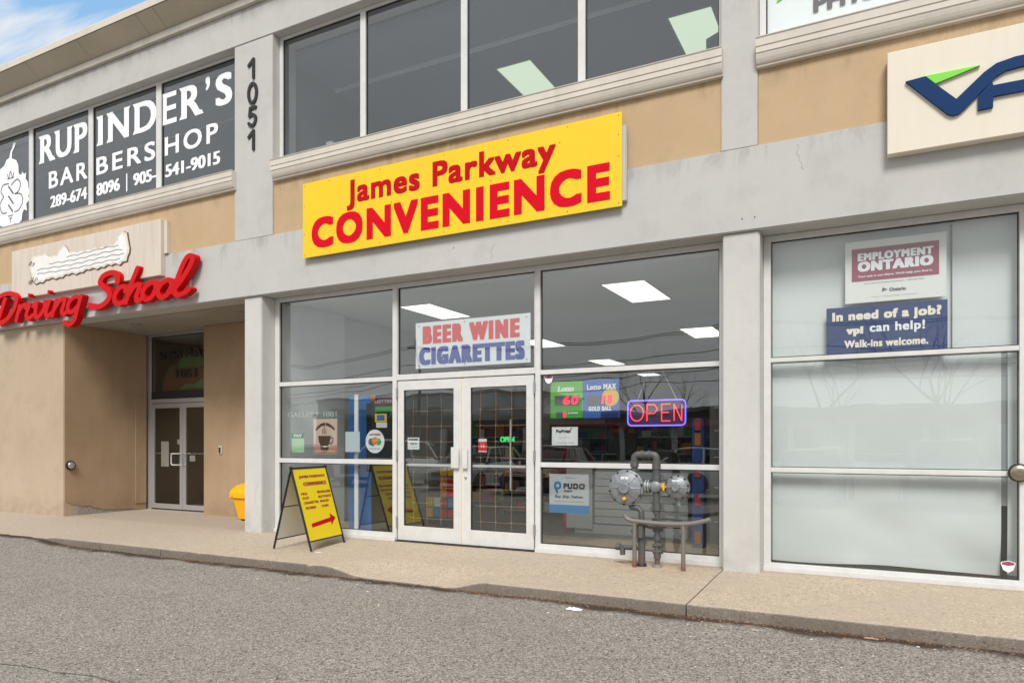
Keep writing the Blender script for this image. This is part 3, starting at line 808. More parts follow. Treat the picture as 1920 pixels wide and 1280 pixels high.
# ---- upper windows (Y plane of glass 8.065)
def upwin(x0, x1, mull, w, gm='glass_up'):
    zs0, zs1 = 5.67, 7.63; y0, y1 = 8.03, 8.10
    vb = []; xs_ = [x0]; rects = []
    edges = [x0 + .066]; vb.append((x0 + .002, x0 + .066, zs0, zs1))
    for m in mull: vb.append((m - w / 2, m + w / 2, zs0, zs1))
    vb.append((x1 - .05, x1 - .002, zs0, zs1))
    for a, b in zip(vb[:-1], vb[1:]): rects.append((a[1] + .002, b[0] - .002, zs0 + .06, 7.585))
    hb = []
    for a, b in zip(vb[:-1], vb[1:]): hb += [(a[1], b[0], 7.587, 7.629), (a[1], b[0], zs0, zs0 + .058)]
    return window(rects, vb, hb, y0, y1, 'alu', gm, 8.063)
upwin(-8.206, -1.522, [-6.58, -4.884, -3.211], .095)
upwin(-17.2, -9.03, [-14.89, -12.962, -11.045], .13)
upwin(-1.143, 5.8, [1.2, 3.5], .09, 'glass_office')
# brackets: dark head strip shadow gap
# ---- interiors
bx('shop_floor', 'floor_in', -8.6, -1.32, 8.275, 23.99, -.08, -.004)
bx('shop_ceiling', 'ceil', -8.6, 6.79, 8.29, 23.99, 3.665, 3.74)
bx('party_wall', 'wall_dark', -1.318, -1.2, 8.31, 23.98, -.08, 3.66)
bx('party_wall', 'wall_in', -8.74, -8.61, 9.82, 23.98, -.08, 3.66)
bx('return_wall', 'wall_white', -8.61, -8.44, 8.31, 9.80, -.08, 3.66)
bx('office_floor', 'floor_in', -1.198, 6.79, 8.275, 23.99, -.08, -.004)
# pale strip under the ceiling, running along the facade
bx('ceiling_strip', 'wall_white', -8.42, -1.33, 8.40, 8.47, 3.585, 3.663)
bx('shop_back_partition', 'wall_dark', -8.6, -1.33, 23.8, 23.9, 0, 3.66)
# upper rooms
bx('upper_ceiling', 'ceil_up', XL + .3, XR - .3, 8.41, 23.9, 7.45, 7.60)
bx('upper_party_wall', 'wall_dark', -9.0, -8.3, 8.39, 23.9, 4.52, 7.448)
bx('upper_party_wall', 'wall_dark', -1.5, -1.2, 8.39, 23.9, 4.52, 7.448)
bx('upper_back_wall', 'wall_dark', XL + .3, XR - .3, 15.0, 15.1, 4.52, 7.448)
for y in (9.36, 12.3): MB().box(-8.28, -1.52, y, y + .05, 7.405, 7.448).build('ceiling_bar', 'wall_white', bld)
MB().box(-17, -9.05, 9.3, 9.335, 7.425, 7.448).build('ceiling_bar', 'offwhite', bld)

# ceiling lights
def clight(x0, x1, y0, y1, z, label, m='lamp', group='ceiling light panels in the convenience shop'):
    t = thing('ceiling_light', ((x0 + x1) / 2, (y0 + y1) / 2, z), label, 'ceiling light', group)
    fr = MB(); w = .022
    for a in ((x0, x1, y0, y0 + w), (x0, x1, y1 - w, y1), (x0, x0 + w, y0 + w, y1 - w), (x1 - w, x1, y0 + w, y1 - w)): fr.box(a[0], a[1], a[2], a[3], z - .012, z)
    fr.build('frame', 'offwhite', t)
    MB().box(x0 + w + .001, x1 - w - .001, y0 + w + .001, y1 - w - .001, z - .007, z - .001).build('diffuser', m, t)
zc = 3.664; k = (3.664 - 1.4) / 2.1
def L2(x0, x1, y0, y1, label): clight(x0 * k, x1 * k, y0 * k, y1 * k, zc, label)
L2(-3.29, -2.67, 8.87, 10.25, 'lit ceiling panel high in the right shop pane, nearest the glass')
L2(-6.60, -6.0, 8.89, 10.14, 'lit ceiling panel just above the beer and wine poster')
L2(-3.28, -2.65, 13.0, 14.3, 'lit ceiling panel at the right edge of the right shop pane')
L2(-6.63, -6.01, 13.0, 14.2, 'lit ceiling panel partly hidden by the mullion right of the poster')
L2(-6.62, -6.0, 16.9, 18.3, 'lit ceiling panel just above the rail over the lottery boards')
clight(-6.60 * k, -6.0 * k, 20.97 * .999 * k, 22.3 * k - .6, zc, 'farthest lit ceiling panel, above the neon sign')
ku = 1.0
clight(-5.51, -4.87, 10.03, 11.3, 7.448, 'greenish lit ceiling panel in the third upper window pane', 'lamp_up', 'greenish ceiling panels upstairs')
clight(-2.68, -2.04, 9.95, 11.4, 7.448, 'greenish lit ceiling panel in the rightmost pane of the middle upper window', 'lamp_up', 'greenish ceiling panels upstairs')
clight(-15.3, -14.4, 11.4, 12.6, 7.448, 'dim ceiling panel glimpsed behind the barber shop lettering', 'lamp_up', 'greenish ceiling panels upstairs')

# things standing inside the upper window
t = tag(MB().box(-7.62, -7.50, 8.42, 8.6, 5.7, 6.06).prism([(-7.50, 5.7), (-7.50, 6.02), (-7.32, 5.7)], 8.45, 8.6).build('white_carton', 'offwhite', None), 'pale carton standing on the sill inside the upper window at left', 'carton')
box('window_ledge', 'offwhite', bld, -8.29, -1.51, 8.12, 8.7, 5.62, 5.70)
tag(MB().prism([(-1.83, 5.75), (-1.83, 6.22), (-1.66, 6.28), (-1.66, 5.75)], 8.58, 9.0).build('office_cabinet', 'black'), 'dark cabinet inside the rightmost pane of the middle upper window', 'cabinet')

# ---- entrance doors in the recess
E0 = 9.69
ent = window([(-13.57, -11.62, 2.36, 3.60)], [(-13.66, -13.572, 0, 3.652), (-11.618, -11.602, 0, 3.652)],
       [(-13.572, -11.618, 3.602, 3.650), (-13.572, -11.618, 2.215, 2.30)], E0, E0 + .08, 'alu_grey', 'glass_dark')
box('transom_panel', 'rubber', ent, -13.57, -11.62, E0 + .02, E0 + .06, 2.302, 2.46)
def entry_door(x0, x1):
    fr = MB(); y0, y1 = E0 + .01, E0 + .055; w = .085
    d = ring(x0, x1, .03, 2.205, x0 + w, x1 - w, .13, 2.11, y0, y1).build('door', 'alu_grey', bld, .003, 1)
    box('pane', 'glass_dark', d, x0 + w, x1 - w, E0 + .03, E0 + .036, .131, 2.109)
    box('push_bar', 'alu_grey', d, x0 + w, x1 - w, E0 + .06, E0 + .085, 1.16, 1.185)
    return d
e1 = entry_door(-13.57, -12.60); e2 = entry_door(-12.59, -11.62)
MB().tube([(-12.66, E0 + .01, 1.17), (-12.66, E0 - .05, 1.17), (-12.84, E0 - .05, 1.17), (-12.86, E0 - .05, 1.14), (-12.86, E0 - .05, .97), (-12.84, E0 - .05, .94), (-12.66, E0 - .05, .94), (-12.66, E0 + .01, .94)], .013, 8).build('handle', 'alu', e1)
MB().tube([(-12.53, E0 + .01, 1.17), (-12.53, E0 - .05, 1.17), (-12.56, E0 - .05, 1.1), (-12.56, E0 - .05, 1.0), (-12.53, E0 - .05, .94), (-12.53, E0 + .01, .94)], .011, 8).build('handle', 'alu_grey', e2)
for x0, x1, z0, z1, lb in ((-12.80, -12.70, 1.36, 1.46, 'small white card stuck by the handle of the left entrance door'), (-12.42, -12.26, 1.02, 1.14, 'small white card in the right entrance door'), (-13.30, -13.06, .9, 1.42, 'pale notice sheet behind the left entrance door')):
    tag(MB().box(x0, x1, E0 + .042, E0 + .046, z0, z1).build('notice_card', 'offwhite'), lb, 'notice')
# transom lettering and the faded mural behind it
s = thing('transom_lettering', (-12.6, E0 + .03, 2.5), 'black plaza name and number lettering on the glass over the entrance doors', 'window lettering')
lettering('SMSR PLAZA', 'text_dark', s, -13.36, -11.64, 3.13, 3.30, E0 + .027, .008, .003)
lettering('1051', 'text_dark', s, -12.84, -12.22, 2.72, 2.90, E0 + .027, .010, .003)
g = thing('window_decal', (-12.5, E0 + .05, 2.5), 'faded green and rust sunburst decal behind the entrance transom glass', 'window decal')
burst = []
for i in range(33):
    a = math.pi * i / 32; r = .36 if i % 2 else .43; burst.append((-12.42 + r * 1.05 * math.cos(a), 2.93 + r * .72 * math.sin(a)))
dkg = mat('decal_green', (.10, .26, .09), .8); dkr = mat('decal_rust', (.22, .10, .06), .8); dkt = mat('decal_mint', (.10, .32, .18), .8)
MB().prism(burst, E0 + .072, E0 + .074).build('sunburst', dkg, g)
MB().prism([(-13.28, 2.47), (-13.22, 2.75), (-13.05, 2.93), (-12.2, 2.93), (-11.95, 2.86), (-11.62, 2.95), (-11.62, 2.47)], E0 + .066, E0 + .068).build('backdrop', dkr, g)
MB().prism([(-12.75, 2.48), (-12.6, 2.60), (-12.3, 2.58), (-12.1, 2.68), (-11.62, 2.72), (-11.62, 2.53)], E0 + .061, E0 + .063).build('foliage', dkt, g)
mb = MB(); mb.tube([(-13.29, E0 + .06, 2.47), (-13.23, E0 + .06, 2.75), (-13.06, E0 + .06, 2.95), (-12.85, E0 + .06, 2.97)], .008, 6); mb.build('outline', dkt, g)
# soffit downlights
for x, y, lb in ((-12.57, 8.67, 'round recessed downlight in the entrance soffit, left one'), (-9.81, 8.68, 'round recessed downlight in the entrance soffit, right one beside the column')):
    t = thing('downlight', (x, y, 3.655), lb, 'downlight', 'downlights over the entrance')
    MB().lathe([(.10, -.012), (.10, 0), (.075, 0), (.075, -.008)], (x, y, 3.655), 'z', 24).build('trim_ring', 'steel', t)
    MB().lathe([(.07, -.006), (.07, 0)], (x, y, 3.655), 'z', 24).build('lens', 'wall_dark', t)

# ---- wall furniture
t = thing('door_push_button', (-13.68, 8.085, .962), 'round silver door push button with black ring on the recess side wall', 'push button')
MB().lathe([(.088, 0), (.088, .03), (.08, .045), (.066, .045)], (-13.683, 8.085, .962), 'x', 28).build('ring', 'black', t)
MB().lathe([(.064, .0), (.064, .05), (.055, .06), (.03, .064)], (-13.683, 8.085, .962), 'x', 28).build('plate', 'alu_grey', t)
t = thing('door_push_button', (1.15, 8.18, 1.11), 'round brass-toned push button on the mullion at the right edge', 'push button')
MB().lathe([(.088, 0), (.088, .03), (.080, .045), (.07, .045)], (1.185, 8.184, 1.112), 'y', 28).build('ring', 'black', t)
MB().lathe([(.074, 0), (.074, .05), (.06, .062), (.035, .068), (.01, .066)], (1.185, 8.184, 1.112), 'y', 28).build('plate', 'brass', t)
t = thing('door_keypad', (-11.12, 9.40, 1.25), 'small black and silver keypad on the tan pier by the entrance', 'keypad')
MB().box(-11.17, -11.075, 9.375, 9.399, 1.175, 1.33).build('housing', 'alu', t, .01, 2)
MB().box(-11.15, -11.095, 9.368, 9.375, 1.195, 1.31).build('reader', 'black', t, .004, 1)

# ---- house number
t = thing('house_number', (-8.62, F, 5.9), 'black vertical street number 1051 on the grey upper column', 'house number')
for ch, z0, z1 in (('1', 7.05, 7.335), ('0', 6.665, 6.96), ('5', 6.305, 6.595), ('1', 5.945, 6.225)):
    w = (.10, .10) if ch == '1' else (.115, .105)
    if ch == '1':
        vs, fs = brush([[(-8.70, z1 - .08), (-8.60, z1)], [(-8.60, z1), (-8.60, z0)]], .006, .026)
    elif ch == '0':
        vs, fs = brush([[(-8.62 + .085 * math.cos(a), (z0 + z1) / 2 + (z1 - z0) / 2 * math.sin(a)) for a in [2 * math.pi * q / 14 for q in range(15)]]], .006, .026)
    else:
        vs, fs = brush([[(-8.555, z1 - .01), (-8.67, z1 - .01)], [(-8.67, z1 - .01), (-8.685, z1 - .13)], [(-8.685, z1 - .13), (-8.63, z1 - .11), (-8.565, z1 - .15), (-8.555, z1 - .21), (-8.59, z0 + .02), (-8.65, z0 + .01), (-8.70, z0 + .05)]], .006, .025)
    solid(vs, fs, F - .012, .018).build('digit', 'black', t)

# ================================================================== SIGNS
# James Parkway Convenience
s = thing('shop_sign', (-5.06, 7.80, 4.1), 'large yellow store sign board with red lettering over the doors', 'shop sign')
B = MB(); ang = .0
zl0, zl1, zr0, zr1 = 4.100, 5.19, 4.122, 5.208
B.prism([(-7.508, zl0), (-2.62, zr0), (-2.62, zr1), (-7.508, zl1)], 7.806, 7.82)
B.build('panel', 'yellow', s)
box('backing', mat('grey_backing', (.46, .45, .43), .7), s, -7.45, -2.575, 7.825, 7.882, 4.18, 5.06, bevel=.01)
lettering('James Parkway', 'redflat', s, -6.68, -3.455, 4.672, 5.095, 7.802, .014, .013, .004, letters=True, sp=1.1)
lettering('CONVENIENCE', 'red', s, -7.335, -2.765, 4.212, 4.655, 7.802, .027, .024, .004, letters=True, sp=1.2)
mb = MB()
for x in (-7.47, -7.0, -6.1, -5.05, -4.1, -3.3, -2.66):
    for z in (5.15, 4.14): mb.lathe([(.0065, 0), (.0065, .002), (.003, .003)], (x, 7.806, z + (x + 7.5) * .004), 'y', 8)
for x, z in ((-7.48, 4.45), (-7.48, 4.85), (-2.66, 4.7), (-2.66, 4.95), (-5.9, 4.68), (-5.06, 4.60), (-4.35, 4.70), (-3.4, 5.0)): mb.lathe([(.0065, 0), (.0065, .002), (.003, .003)], (x, 7.806, z), 'y', 8)
stuff(mb.build('screw', 'brown', s))

# weathered board with the stripped sign
s = thing('old_sign_board', (-12.87, 7.84, 4.19), 'weathered cream sign board with streaks above the red script letters', 'sign board')
MB().box(-15.09, -10.66, 7.79, 7.9135, 4.195, 5.138).build('board', 'board_old', s, .006, 1)
box('fascia_end', 'board_old', s, -10.655, -10.575, 7.85, 7.9135, 4.57, 5.12)
d = thing('sign_remnant', (-13, 7.78, 4.5), 'peeled white sign remnant with scalloped glue lines on the cream board', 'sign remnant')
out = [(-14.36, 4.50), (-14.42, 4.66), (-14.40, 4.88), (-14.30, 4.955), (-14.1, 4.93), (-13.98, 4.955), (-13.88, 4.90), (-13.7, 4.87), (-13.55, 4.88), (-13.46, 4.98), (-13.38, 5.015), (-13.27, 5.0), (-13.2, 4.90),
       (-13.05, 4.87), (-12.7, 4.855), (-12.4, 4.865), (-12.1, 4.85), (-11.84, 4.87), (-11.76, 4.92), (-11.73, 5.0), (-11.62, 5.045), (-11.53, 5.01), (-11.49, 4.85), (-11.48, 4.66), (-11.55, 4.55), (-11.72, 4.505), (-12.0, 4.53), (-12.3, 4.50),
       (-12.6, 4.52), (-12.9, 4.475), (-13.2, 4.50), (-13.5, 4.455), (-13.8, 4.48), (-14.05, 4.43), (-14.25, 4.44)]
def lumpy(poly, amp, k):
    res = []
    for i in range(len(poly)):
        a, b = Vector(poly[i]), Vector(poly[(i + 1) % len(poly)]); nn = max(2, int((b - a).length / .035)); d_ = (b - a).normalized(); p_ = Vector((-d_.y, d_.x))
        for q in range(nn):
            t_ = q / nn; c_ = a + (b - a) * t_; res.append(tuple(c_ + p_ * amp * -abs(math.sin((c_.x + c_.y * .7) * k)) + p_ * amp * .6))
    return res
lo = lumpy(out, .030, 15)
cx_, cz_ = -12.95, 4.69
MB().prism([(cx_ + (x - cx_) * 1.02 + .008, cz_ + (z - cz_) * 1.07 - .010) for x, z in lo], 7.780, 7.789).build('edge', 'brown', d)
MB().prism([(cx_ + (x - cx_) * 1.008, cz_ + (z - cz_) * 1.03) for x, z in lo], 7.776, 7.779).build('border', 'board', d)
MB().prism([(cx_ + (x - cx_) * .975, cz_ + (z - cz_) * .90) for x, z in lo], 7.772, 7.775).build('vinyl', 'white_old', d)
gl = mat('glue_line', (.20, .20, .22), .8)
for r_, (z, x0, x1) in enumerate(((4.81, -13.25, -11.75), (4.73, -13.8, -11.65), (4.65, -14.2, -11.6), (4.57, -14.2, -11.7))):
    pts = []
    for q in range(90):
        x = x0 + (x1 - x0) * q / 89; pts.append((x, 7.7705, z + .020 * abs(math.sin(x * 9 + r_)) + .012 * math.sin(x * 3)))
    MB().tube(pts, .005, 5).build('glue_line', gl, d)
for q in range(7):
    mb = MB()
    x = -14.38 + random.uniform(-.06, .28); z = 4.52 + random.uniform(-.06, .02) + (.3 * (q % 3 == 0))
    mb.tube([(x + .05 * math.cos(a + q), 7.769, z + .03 * math.sin(a * 1.3 + q)) for a in lin(0, 5, 9)], .004, 5); mb.build('scribble', 'brown', d)

# red script channel letters
s = thing('script_sign', (-12.6, 7.75, 3.7), 'red script channel letters on a grey raceway over the entrance', 'sign letters')
MB().prism([(-16.6, 3.80), (-9.985, 3.866), (-9.985, 4.075), (-16.6, 4.02)], 7.83, 7.884).build('raceway', 'alu_grey', s, .004, 1)
GLY = {
 'S': ([[(1.28, 1.35), (1.22, 1.78), (.9, 2.0), (.5, 1.88), (.38, 1.5), (.62, 1.15), (.92, .85), (.98, .45), (.72, .08), (.3, .0), (.0, .18)]], 1.15),
 'c': ([[(.62, .72), (.60, .98), (.32, .98), (.12, .6), (.18, .15), (.45, .0), (.78, .22)]], .62),
 'h': ([[(.42, 2.0), (.22, 1.0), (.12, 0)], [(.15, .35), (.4, .9), (.62, 1.0), (.68, .8), (.6, .25), (.72, .0), (.95, .2)]], .78),
 'o': ([[(.45, 1.0), (.18, .78), (.1, .38), (.28, .03), (.55, .12), (.70, .5), (.64, .9), (.45, 1.0)], [(.62, .9), (.9, .8)]], .72),
 'l': ([[(.05, .25), (.42, .95), (.68, 1.7), (.68, 2.1), (.48, 2.15), (.32, 1.7), (.18, .9), (.14, .35), (.3, .02), (.62, .1), (.8, .28)]], .6),
 'D': ([[(.5, 1.6), (.36, .8), (.25, .1)], [(-.05, 1.45), (.2, 1.9), (.8, 1.95), (1.2, 1.55), (1.15, .8), (.75, .15), (.25, .0), (.0, .2)]], 1.3),
 'r': ([[(.2, .98), (.12, 0)], [(.14, .4), (.35, .92), (.6, 1.0), (.58, .8)]], .58),
 'i': ([[(.22, .98), (.12, .3), (.25, .0), (.5, .22)]], .42),
 'v': ([[(.02, .82), (.18, 1.0), (.2, .5), (.28, .05), (.52, .15), (.7, .6), (.68, 1.0)]], .72),
 'n': ([[(.2, .98), (.1, 0)], [(.13, .35), (.4, .92), (.62, 1.0), (.66, .7), (.6, .2), (.74, .0), (.95, .22)]], .80),
 'g': ([[(.68, .95), (.4, 1.0), (.14, .7), (.14, .2), (.38, .05), (.62, .35)], [(.74, 1.0), (.66, .2), (.6, -.45), (.35, -.75), (.05, -.55)]], .8),
}
def script(word, x0, x1, z0, xh, w):
    tot = sum(GLY[c][1] for c in word); sx = (x1 - x0) / tot; x = x0
    for c in word:
        st, adv = GLY[c]
        ps = [[(x + (p[0] + .14 * p[1]) * sx, z0 + p[1] * xh) for p in q] for q in st]
        vs, fs = brush(ps, .0100, w * (1.15 if c in 'SD' else 1), .68)
        y0_ = 7.715 + random.uniform(0, .004)
        solid(vs, fs, y0_, .113).build('letter', 'chan_red', s)
        if c == 'i':
            vs, fs = brush([[(x + .32 * sx, z0 + 1.62 * xh)]], .009, w * .95); solid(vs, fs, y0_, .113).build('dot', 'chan_red', s)
        x += adv * sx
script('School', -12.50, -10.0, 3.795, .28, .040)
script('Driving', -15.60, -12.78, 3.75, .28, .037)

# vpi board
s = thing('tenant_sign', (1.3, 7.8, 4.2), 'cream sign board with raised blue and green logo letters at upper right', 'sign board')
MB().box(.077, 3.4, 7.772, 7.884, 4.19, 5.178).build('board', 'board', s, .006, 1)
yb = 7.742
bl = [(.232, 4.850), (.392, 4.862), (.66, 4.600), (.855, 4.79), (.955, 4.85), (1.10, 4.876), (1.55, 4.876), (1.70, 4.84), (1.76, 4.72), (1.70, 4.60), (1.56, 4.553), (.932, 4.553), (.930, 4.455), (.815, 4.452), (.815, 4.578), (.925, 4.700), (.932, 4.655), (1.50, 4.655), (1.60, 4.69), (1.60, 4.75), (1.50, 4.775), (1.14, 4.776), (1.03, 4.765), (.95, 4.725), (.70, 4.475), (.66, 4.448), (.61, 4.446), (.575, 4.468)]
V_ = [(.232, 4.852), (.392, 4.864), (.645, 4.594), (.86, 4.79), (.955, 4.85), (1.10, 4.876), (1.52, 4.876), (1.68, 4.84), (1.75, 4.72), (1.68, 4.60), (1.53, 4.556), (1.53, 4.66), (1.585, 4.69), (1.60, 4.73), (1.56, 4.768), (1.50, 4.776), (1.14, 4.776), (1.03, 4.765), (.95, 4.728), (.70, 4.478), (.66, 4.449), (.612, 4.446), (.572, 4.470)]
P_ = [(.815, 4.578), (.920, 4.697), (.932, 4.655), (1.52, 4.655), (1.52, 4.556), (.932, 4.553), (.930, 4.456), (.815, 4.452)]
MB().prism(V_, yb, yb + .0295).build('letter_v', 'blue', s)
MB().prism(P_, yb, yb + .0295).build('letter_p', 'blue', s)
MB().prism([(1.9, 4.45), (2.02, 4.45), (2.02, 4.87), (1.9, 4.87)], yb, yb + .0295).build('letter_i', 'blue', s)
MB().prism([(.397, 4.866), (.83, 4.862), (.478, 4.776)], yb, yb + .0295).build('green_flash', 'green', s)

# barber shop lettering on the left upper window (set on the inside of the glass)
s = thing('barber_lettering', (-12, 8.07, 5.9), 'white serif barber shop name and phone numbers on the upper left window', 'window lettering')
YU = 8.0605
def ser(off, mb, i, xa, xb, z0, z1):
    ch = 'RUPINDER'[min(7, i + off)]
    sp = {'R': ['tl', 'bl', 'br'], 'U': ['tl', 'tr'], 'P': ['tl', 'bl'], 'I': ['tl', 'bl'], 'N': ['tl', 'bl', 'tr'], 'D': ['tl', 'bl'], 'E': ['tl', 'bl']}.get(ch, [])
    w = .10
    for c in sp:
        xm = xa + .05 if c[1] == 'l' else xb - .05
        if c == 'br': xm = xb - .045
        z, sg = (z1, -1) if c[0] == 't' else (z0, 1)
        mb.add([(xm - w * .95, YU - .0004 * (i % 3) - .003, z), (xm + w * .95, YU - .0004 * (i % 3) - .003, z), (xm + .045, YU - .003, z + sg * .075), (xm - .045, YU - .003, z + sg * .075)], [(0, 1, 2, 3)])
lettering("RUP", 'white', s, -14.62, -13.10, 6.86, 7.40, YU, .030, .008, letters=True, serif=lambda *q: ser(0, *q), sp=1.16)
lettering("INDER", 'white', s, -12.78, -9.99, 6.86, 7.40, YU, .030, .008, letters=True, serif=lambda *q: ser(3, *q), sp=1.2)
lettering("S", 'white', s, -9.66, -9.27, 6.89, 7.41, YU, .032, .012, letters=True)
lettering(",", 'white', s, -9.90, -9.79, 7.22, 7.44, YU, .012, .012, name='letter')
for w_, xa_, xb_ in (('BAR', -14.33, -13.10), ('BERS', -12.83, -11.17), ('HOP', -10.92, -9.60)): lettering(w_, 'white', s, xa_, xb_, 6.325, 6.65, YU, .014, .007, letters=True, sp=1.25)
lettering('289-674', 'white', s, -14.28, -13.11, 5.945, 6.17, YU, .018, .003, letters=True)
lettering('8096', 'white', s, -12.83, -12.14, 5.945, 6.17, YU, .018, .003, letters=True)
lettering('905-', 'white', s, -11.77, -11.14, 5.955, 6.17, YU, .018, .003, letters=True)
lettering('541-9015', 'white', s, -10.91, -9.55, 5.955, 6.17, YU, .018, .003, letters=True)
MB().box(-11.966, -11.935, YU, YU + .002, 5.89, 6.21).build('divider', 'white', s)
s = thing('barber_emblem', (-15.8, 8.06, 6.2), 'white ragged-edged emblem with barber pole at the far left upper window', 'window decal')
em = [(-15.88, 7.06), (-15.80, 7.16), (-15.70, 7.18), (-15.66, 7.30), (-15.60, 7.36), (-15.55, 7.46), (-15.47, 7.45), (-15.50, 7.38), (-15.60, 7.28), (-15.61, 7.16), (-15.45, 7.09), (-15.38, 6.98), (-15.36, 6.80), (-15.27, 6.76), (-15.24, 6.82), (-15.17, 6.76), (-15.10, 6.78), (-15.12, 6.66), (-15.04, 6.58), (-15.02, 6.45), (-14.96, 6.40), (-15.03, 6.30), (-14.99, 6.22), (-15.10, 6.16), (-15.07, 6.02), (-15.18, 6.06), (-15.24, 5.98), (-15.26, 5.86), (-15.38, 5.80), (-15.52, 5.83), (-15.60, 5.76), (-15.68, 5.73), (-15.74, 5.6), (-15.85, 5.78), (-16.0, 5.84), (-16.2, 5.9), (-16.4, 6.1), (-16.45, 6.4), (-16.4, 6.7), (-16.2, 6.85), (-16.05, 7.0)]
MB().prism(em, YU - .001, YU + .0005).build('silhouette', 'white', s)
for st_, w_ in (([[(-15.62, 6.62), (-15.42, 6.70), (-15.30, 6.60), (-15.36, 6.46), (-15.5, 6.42)], [(-15.5, 6.42), (-15.28, 6.38), (-15.22, 6.22), (-15.36, 6.08), (-15.5, 6.06)]], .012),
                ([[(-15.72, 6.66), (-15.92, 6.66), (-16.0, 6.54), (-15.9, 6.42)], [(-15.9, 6.42), (-16.04, 6.28), (-15.96, 6.1), (-15.8, 6.08)]], .012),
                ([[(-15.72, 6.60), (-15.56, 6.44)], [(-15.72, 6.40), (-15.56, 6.24)], [(-15.72, 6.22), (-15.58, 6.08)]], .020),
                ([[(-15.74, 6.0), (-15.56, 6.0)], [(-15.70, 5.95), (-15.60, 5.95)], [(-15.65, 5.95), (-15.65, 5.86)], [(-15.76, 6.76), (-15.54, 6.76)], [(-15.76, 6.86), (-15.72, 6.76), (-15.65, 6.90), (-15.58, 6.76), (-15.54, 6.86)]], .010)):
    for q_ in st_:
        vs, fs = brush([q_], .008, w_); solid(vs, fs, YU - .004 - .0003 * random.random(), .001).build('emblem_mark', 'text_grey', s)

# physio film
s = thing('window_film_sign', (.5, 8.05, 5.8), 'white film sign with grey letters in the upper right window', 'window sign')
MB().box(-1.072, 5.74, 8.074, 8.078, 5.735, 7.58).build('film', 'white', s)
lettering('PHYS', 'text_grey', s, -.607, -.02, 5.915, 6.10, YU, .012, .006, letters=True)
MB().prism([(-.97, 6.13), (-.86, 6.18), (-.80, 6.3), (-.95, 6.27)], YU, YU + .001).build('leaf_mark', 'green', s)

# ---- posters behind the shop glass
def poster(name, x0, x1, z0, z1, m, label, cat='poster', y=8.246, th=.003, tilt=0):
    t = thing(name, ((x0 + x1) / 2, y, z0), label, cat)
    p = [(x0, z0), (x1, z0 + tilt), (x1, z1 + tilt), (x0, z1)]
    MB().prism(p, y, y + th).build('sheet', m, t)
    return t
YP = 8.2445
t = poster('window_banner', -5.808, -4.004, 2.437, 3.080, 'white', 'white banner with coral and blue capitals above the doors', 'banner')
lettering('BEER WINE', 'coral', t, -5.69, -4.16, 2.775, 3.025, YP, .025, .014, name='lettering', sp=1.36)
lettering('CIGARETTES', 'violet', t, -5.75, -4.085, 2.482, 2.730, YP, .027, .014, name='lettering', sp=1.34)
mb = MB()
for x, z in ((-5.75, 3.03), (-5.0, 3.04), (-4.06, 3.03), (-5.75, 2.475), (-5.0, 2.47), (-4.06, 2.48)): mb.lathe([(.012, 0), (.012, .002), (.004, .002)], (x, 8.2455, z), 'y', 10)
stuff(mb.build('grommet', 'steel', t))
t = poster('agency_poster', -.31, .604, 2.858, 3.502, 'offwhite', 'white poster with mauve employment panel high in the frosted window')
MB().box(-.248, .54, YP - .0005, YP, 3.082, 3.423).build('panel', 'mauve', t)
lettering('EMPLOYMENT', 'white', t, -.192, .49, 3.292, 3.372, YP - .003, .007, .004, sp=1.22)
lettering('ONTARIO', 'white', t, -.192, .49, 3.180, 3.284, YP - .003, .011, .006, sp=1.2)
lettering('Your job is out there. We\'ll help you find it.', 'white', t, -.19, .485, 3.115, 3.142, YP - .003, .001, .0005)
lettering('www.ontario.ca/employmentontario   1-800-387-5656', 'text_grey', t, -.13, .41, 3.045, 3.062, YP - .002)
lettering('Ontario', 'text_grey', t, .10, .25, 2.955, 2.99, YP - .002, .002, .001)
MB().prism([(.03, 2.955), (.085, 2.975), (.04, 3.0)], YP - .001, YP).build('trillium_mark', 'text_grey', t)
lettering('Ministry of Training, Colleges and Universities', 'text_grey', t, -.06, .35, 2.903, 2.914, YP - .002)
t = poster('help_poster', -.492, .613, 2.335, 2.825, 'navy', 'navy blue poster asking about a job, below the employment poster', tilt=0)
lettering('In need of a job?', 'cream_t', t, -.435, .560, 2.655, 2.775, YP, .007, .005, sp=1.12)
lettering('vpi', 'cream_t', t, -.30, -.14, 2.512, 2.612, YP, .008, .005, sp=1.12)
lettering('can help!', 'white', t, -.08, .418, 2.520, 2.640, YP, .004, .003, sp=1.1)
lettering('Walk-ins welcome.', 'cream_t', t, -.318, .446, 2.393, 2.472, YP, .004, .003, sp=1.1)

# lottery boards
t = poster('jackpot_board', -3.72, -3.275, 1.708, 2.17, 'green2', 'green jackpot board with red digits, left of the blue board', 'lottery sign', th=.03)
MB().box(-3.716, -3.279, YP - .001, YP, 1.93, 2.166).build('top_panel', mat('lime_print', (.15, .50, .05), .5), t)
MB().box(-3.66, -3.33, YP - .004, YP - .001, 1.87, 1.99).build('display', 'text_grey', t)
lettering('60', 'led_red', t, -3.55, -3.34, 1.875, 1.985, YP - .006, .008, .005, shear=.1, sp=1.2)
lettering('Lotto', 'white', t, -3.62, -3.40, 2.04, 2.11, YP - .004, .006, .003, shear=.2)
MB().box(-3.64, -3.55, YP - .003, YP, 1.72, 1.785).build('display', 'text_grey', t)
lettering('0', 'led_red', t, -3.545, -3.50, 1.712, 1.785, YP - .004, .006, .004)
lettering('$2 BONUS', 'white', t, -3.48, -3.34, 1.755, 1.78, YP - .004, .002, .001)
t = poster('jackpot_board', -3.27, -2.804, 1.703, 2.18, 'midblue', 'blue jackpot board with red digits and yellow balls beside the green board', 'lottery sign', th=.03)
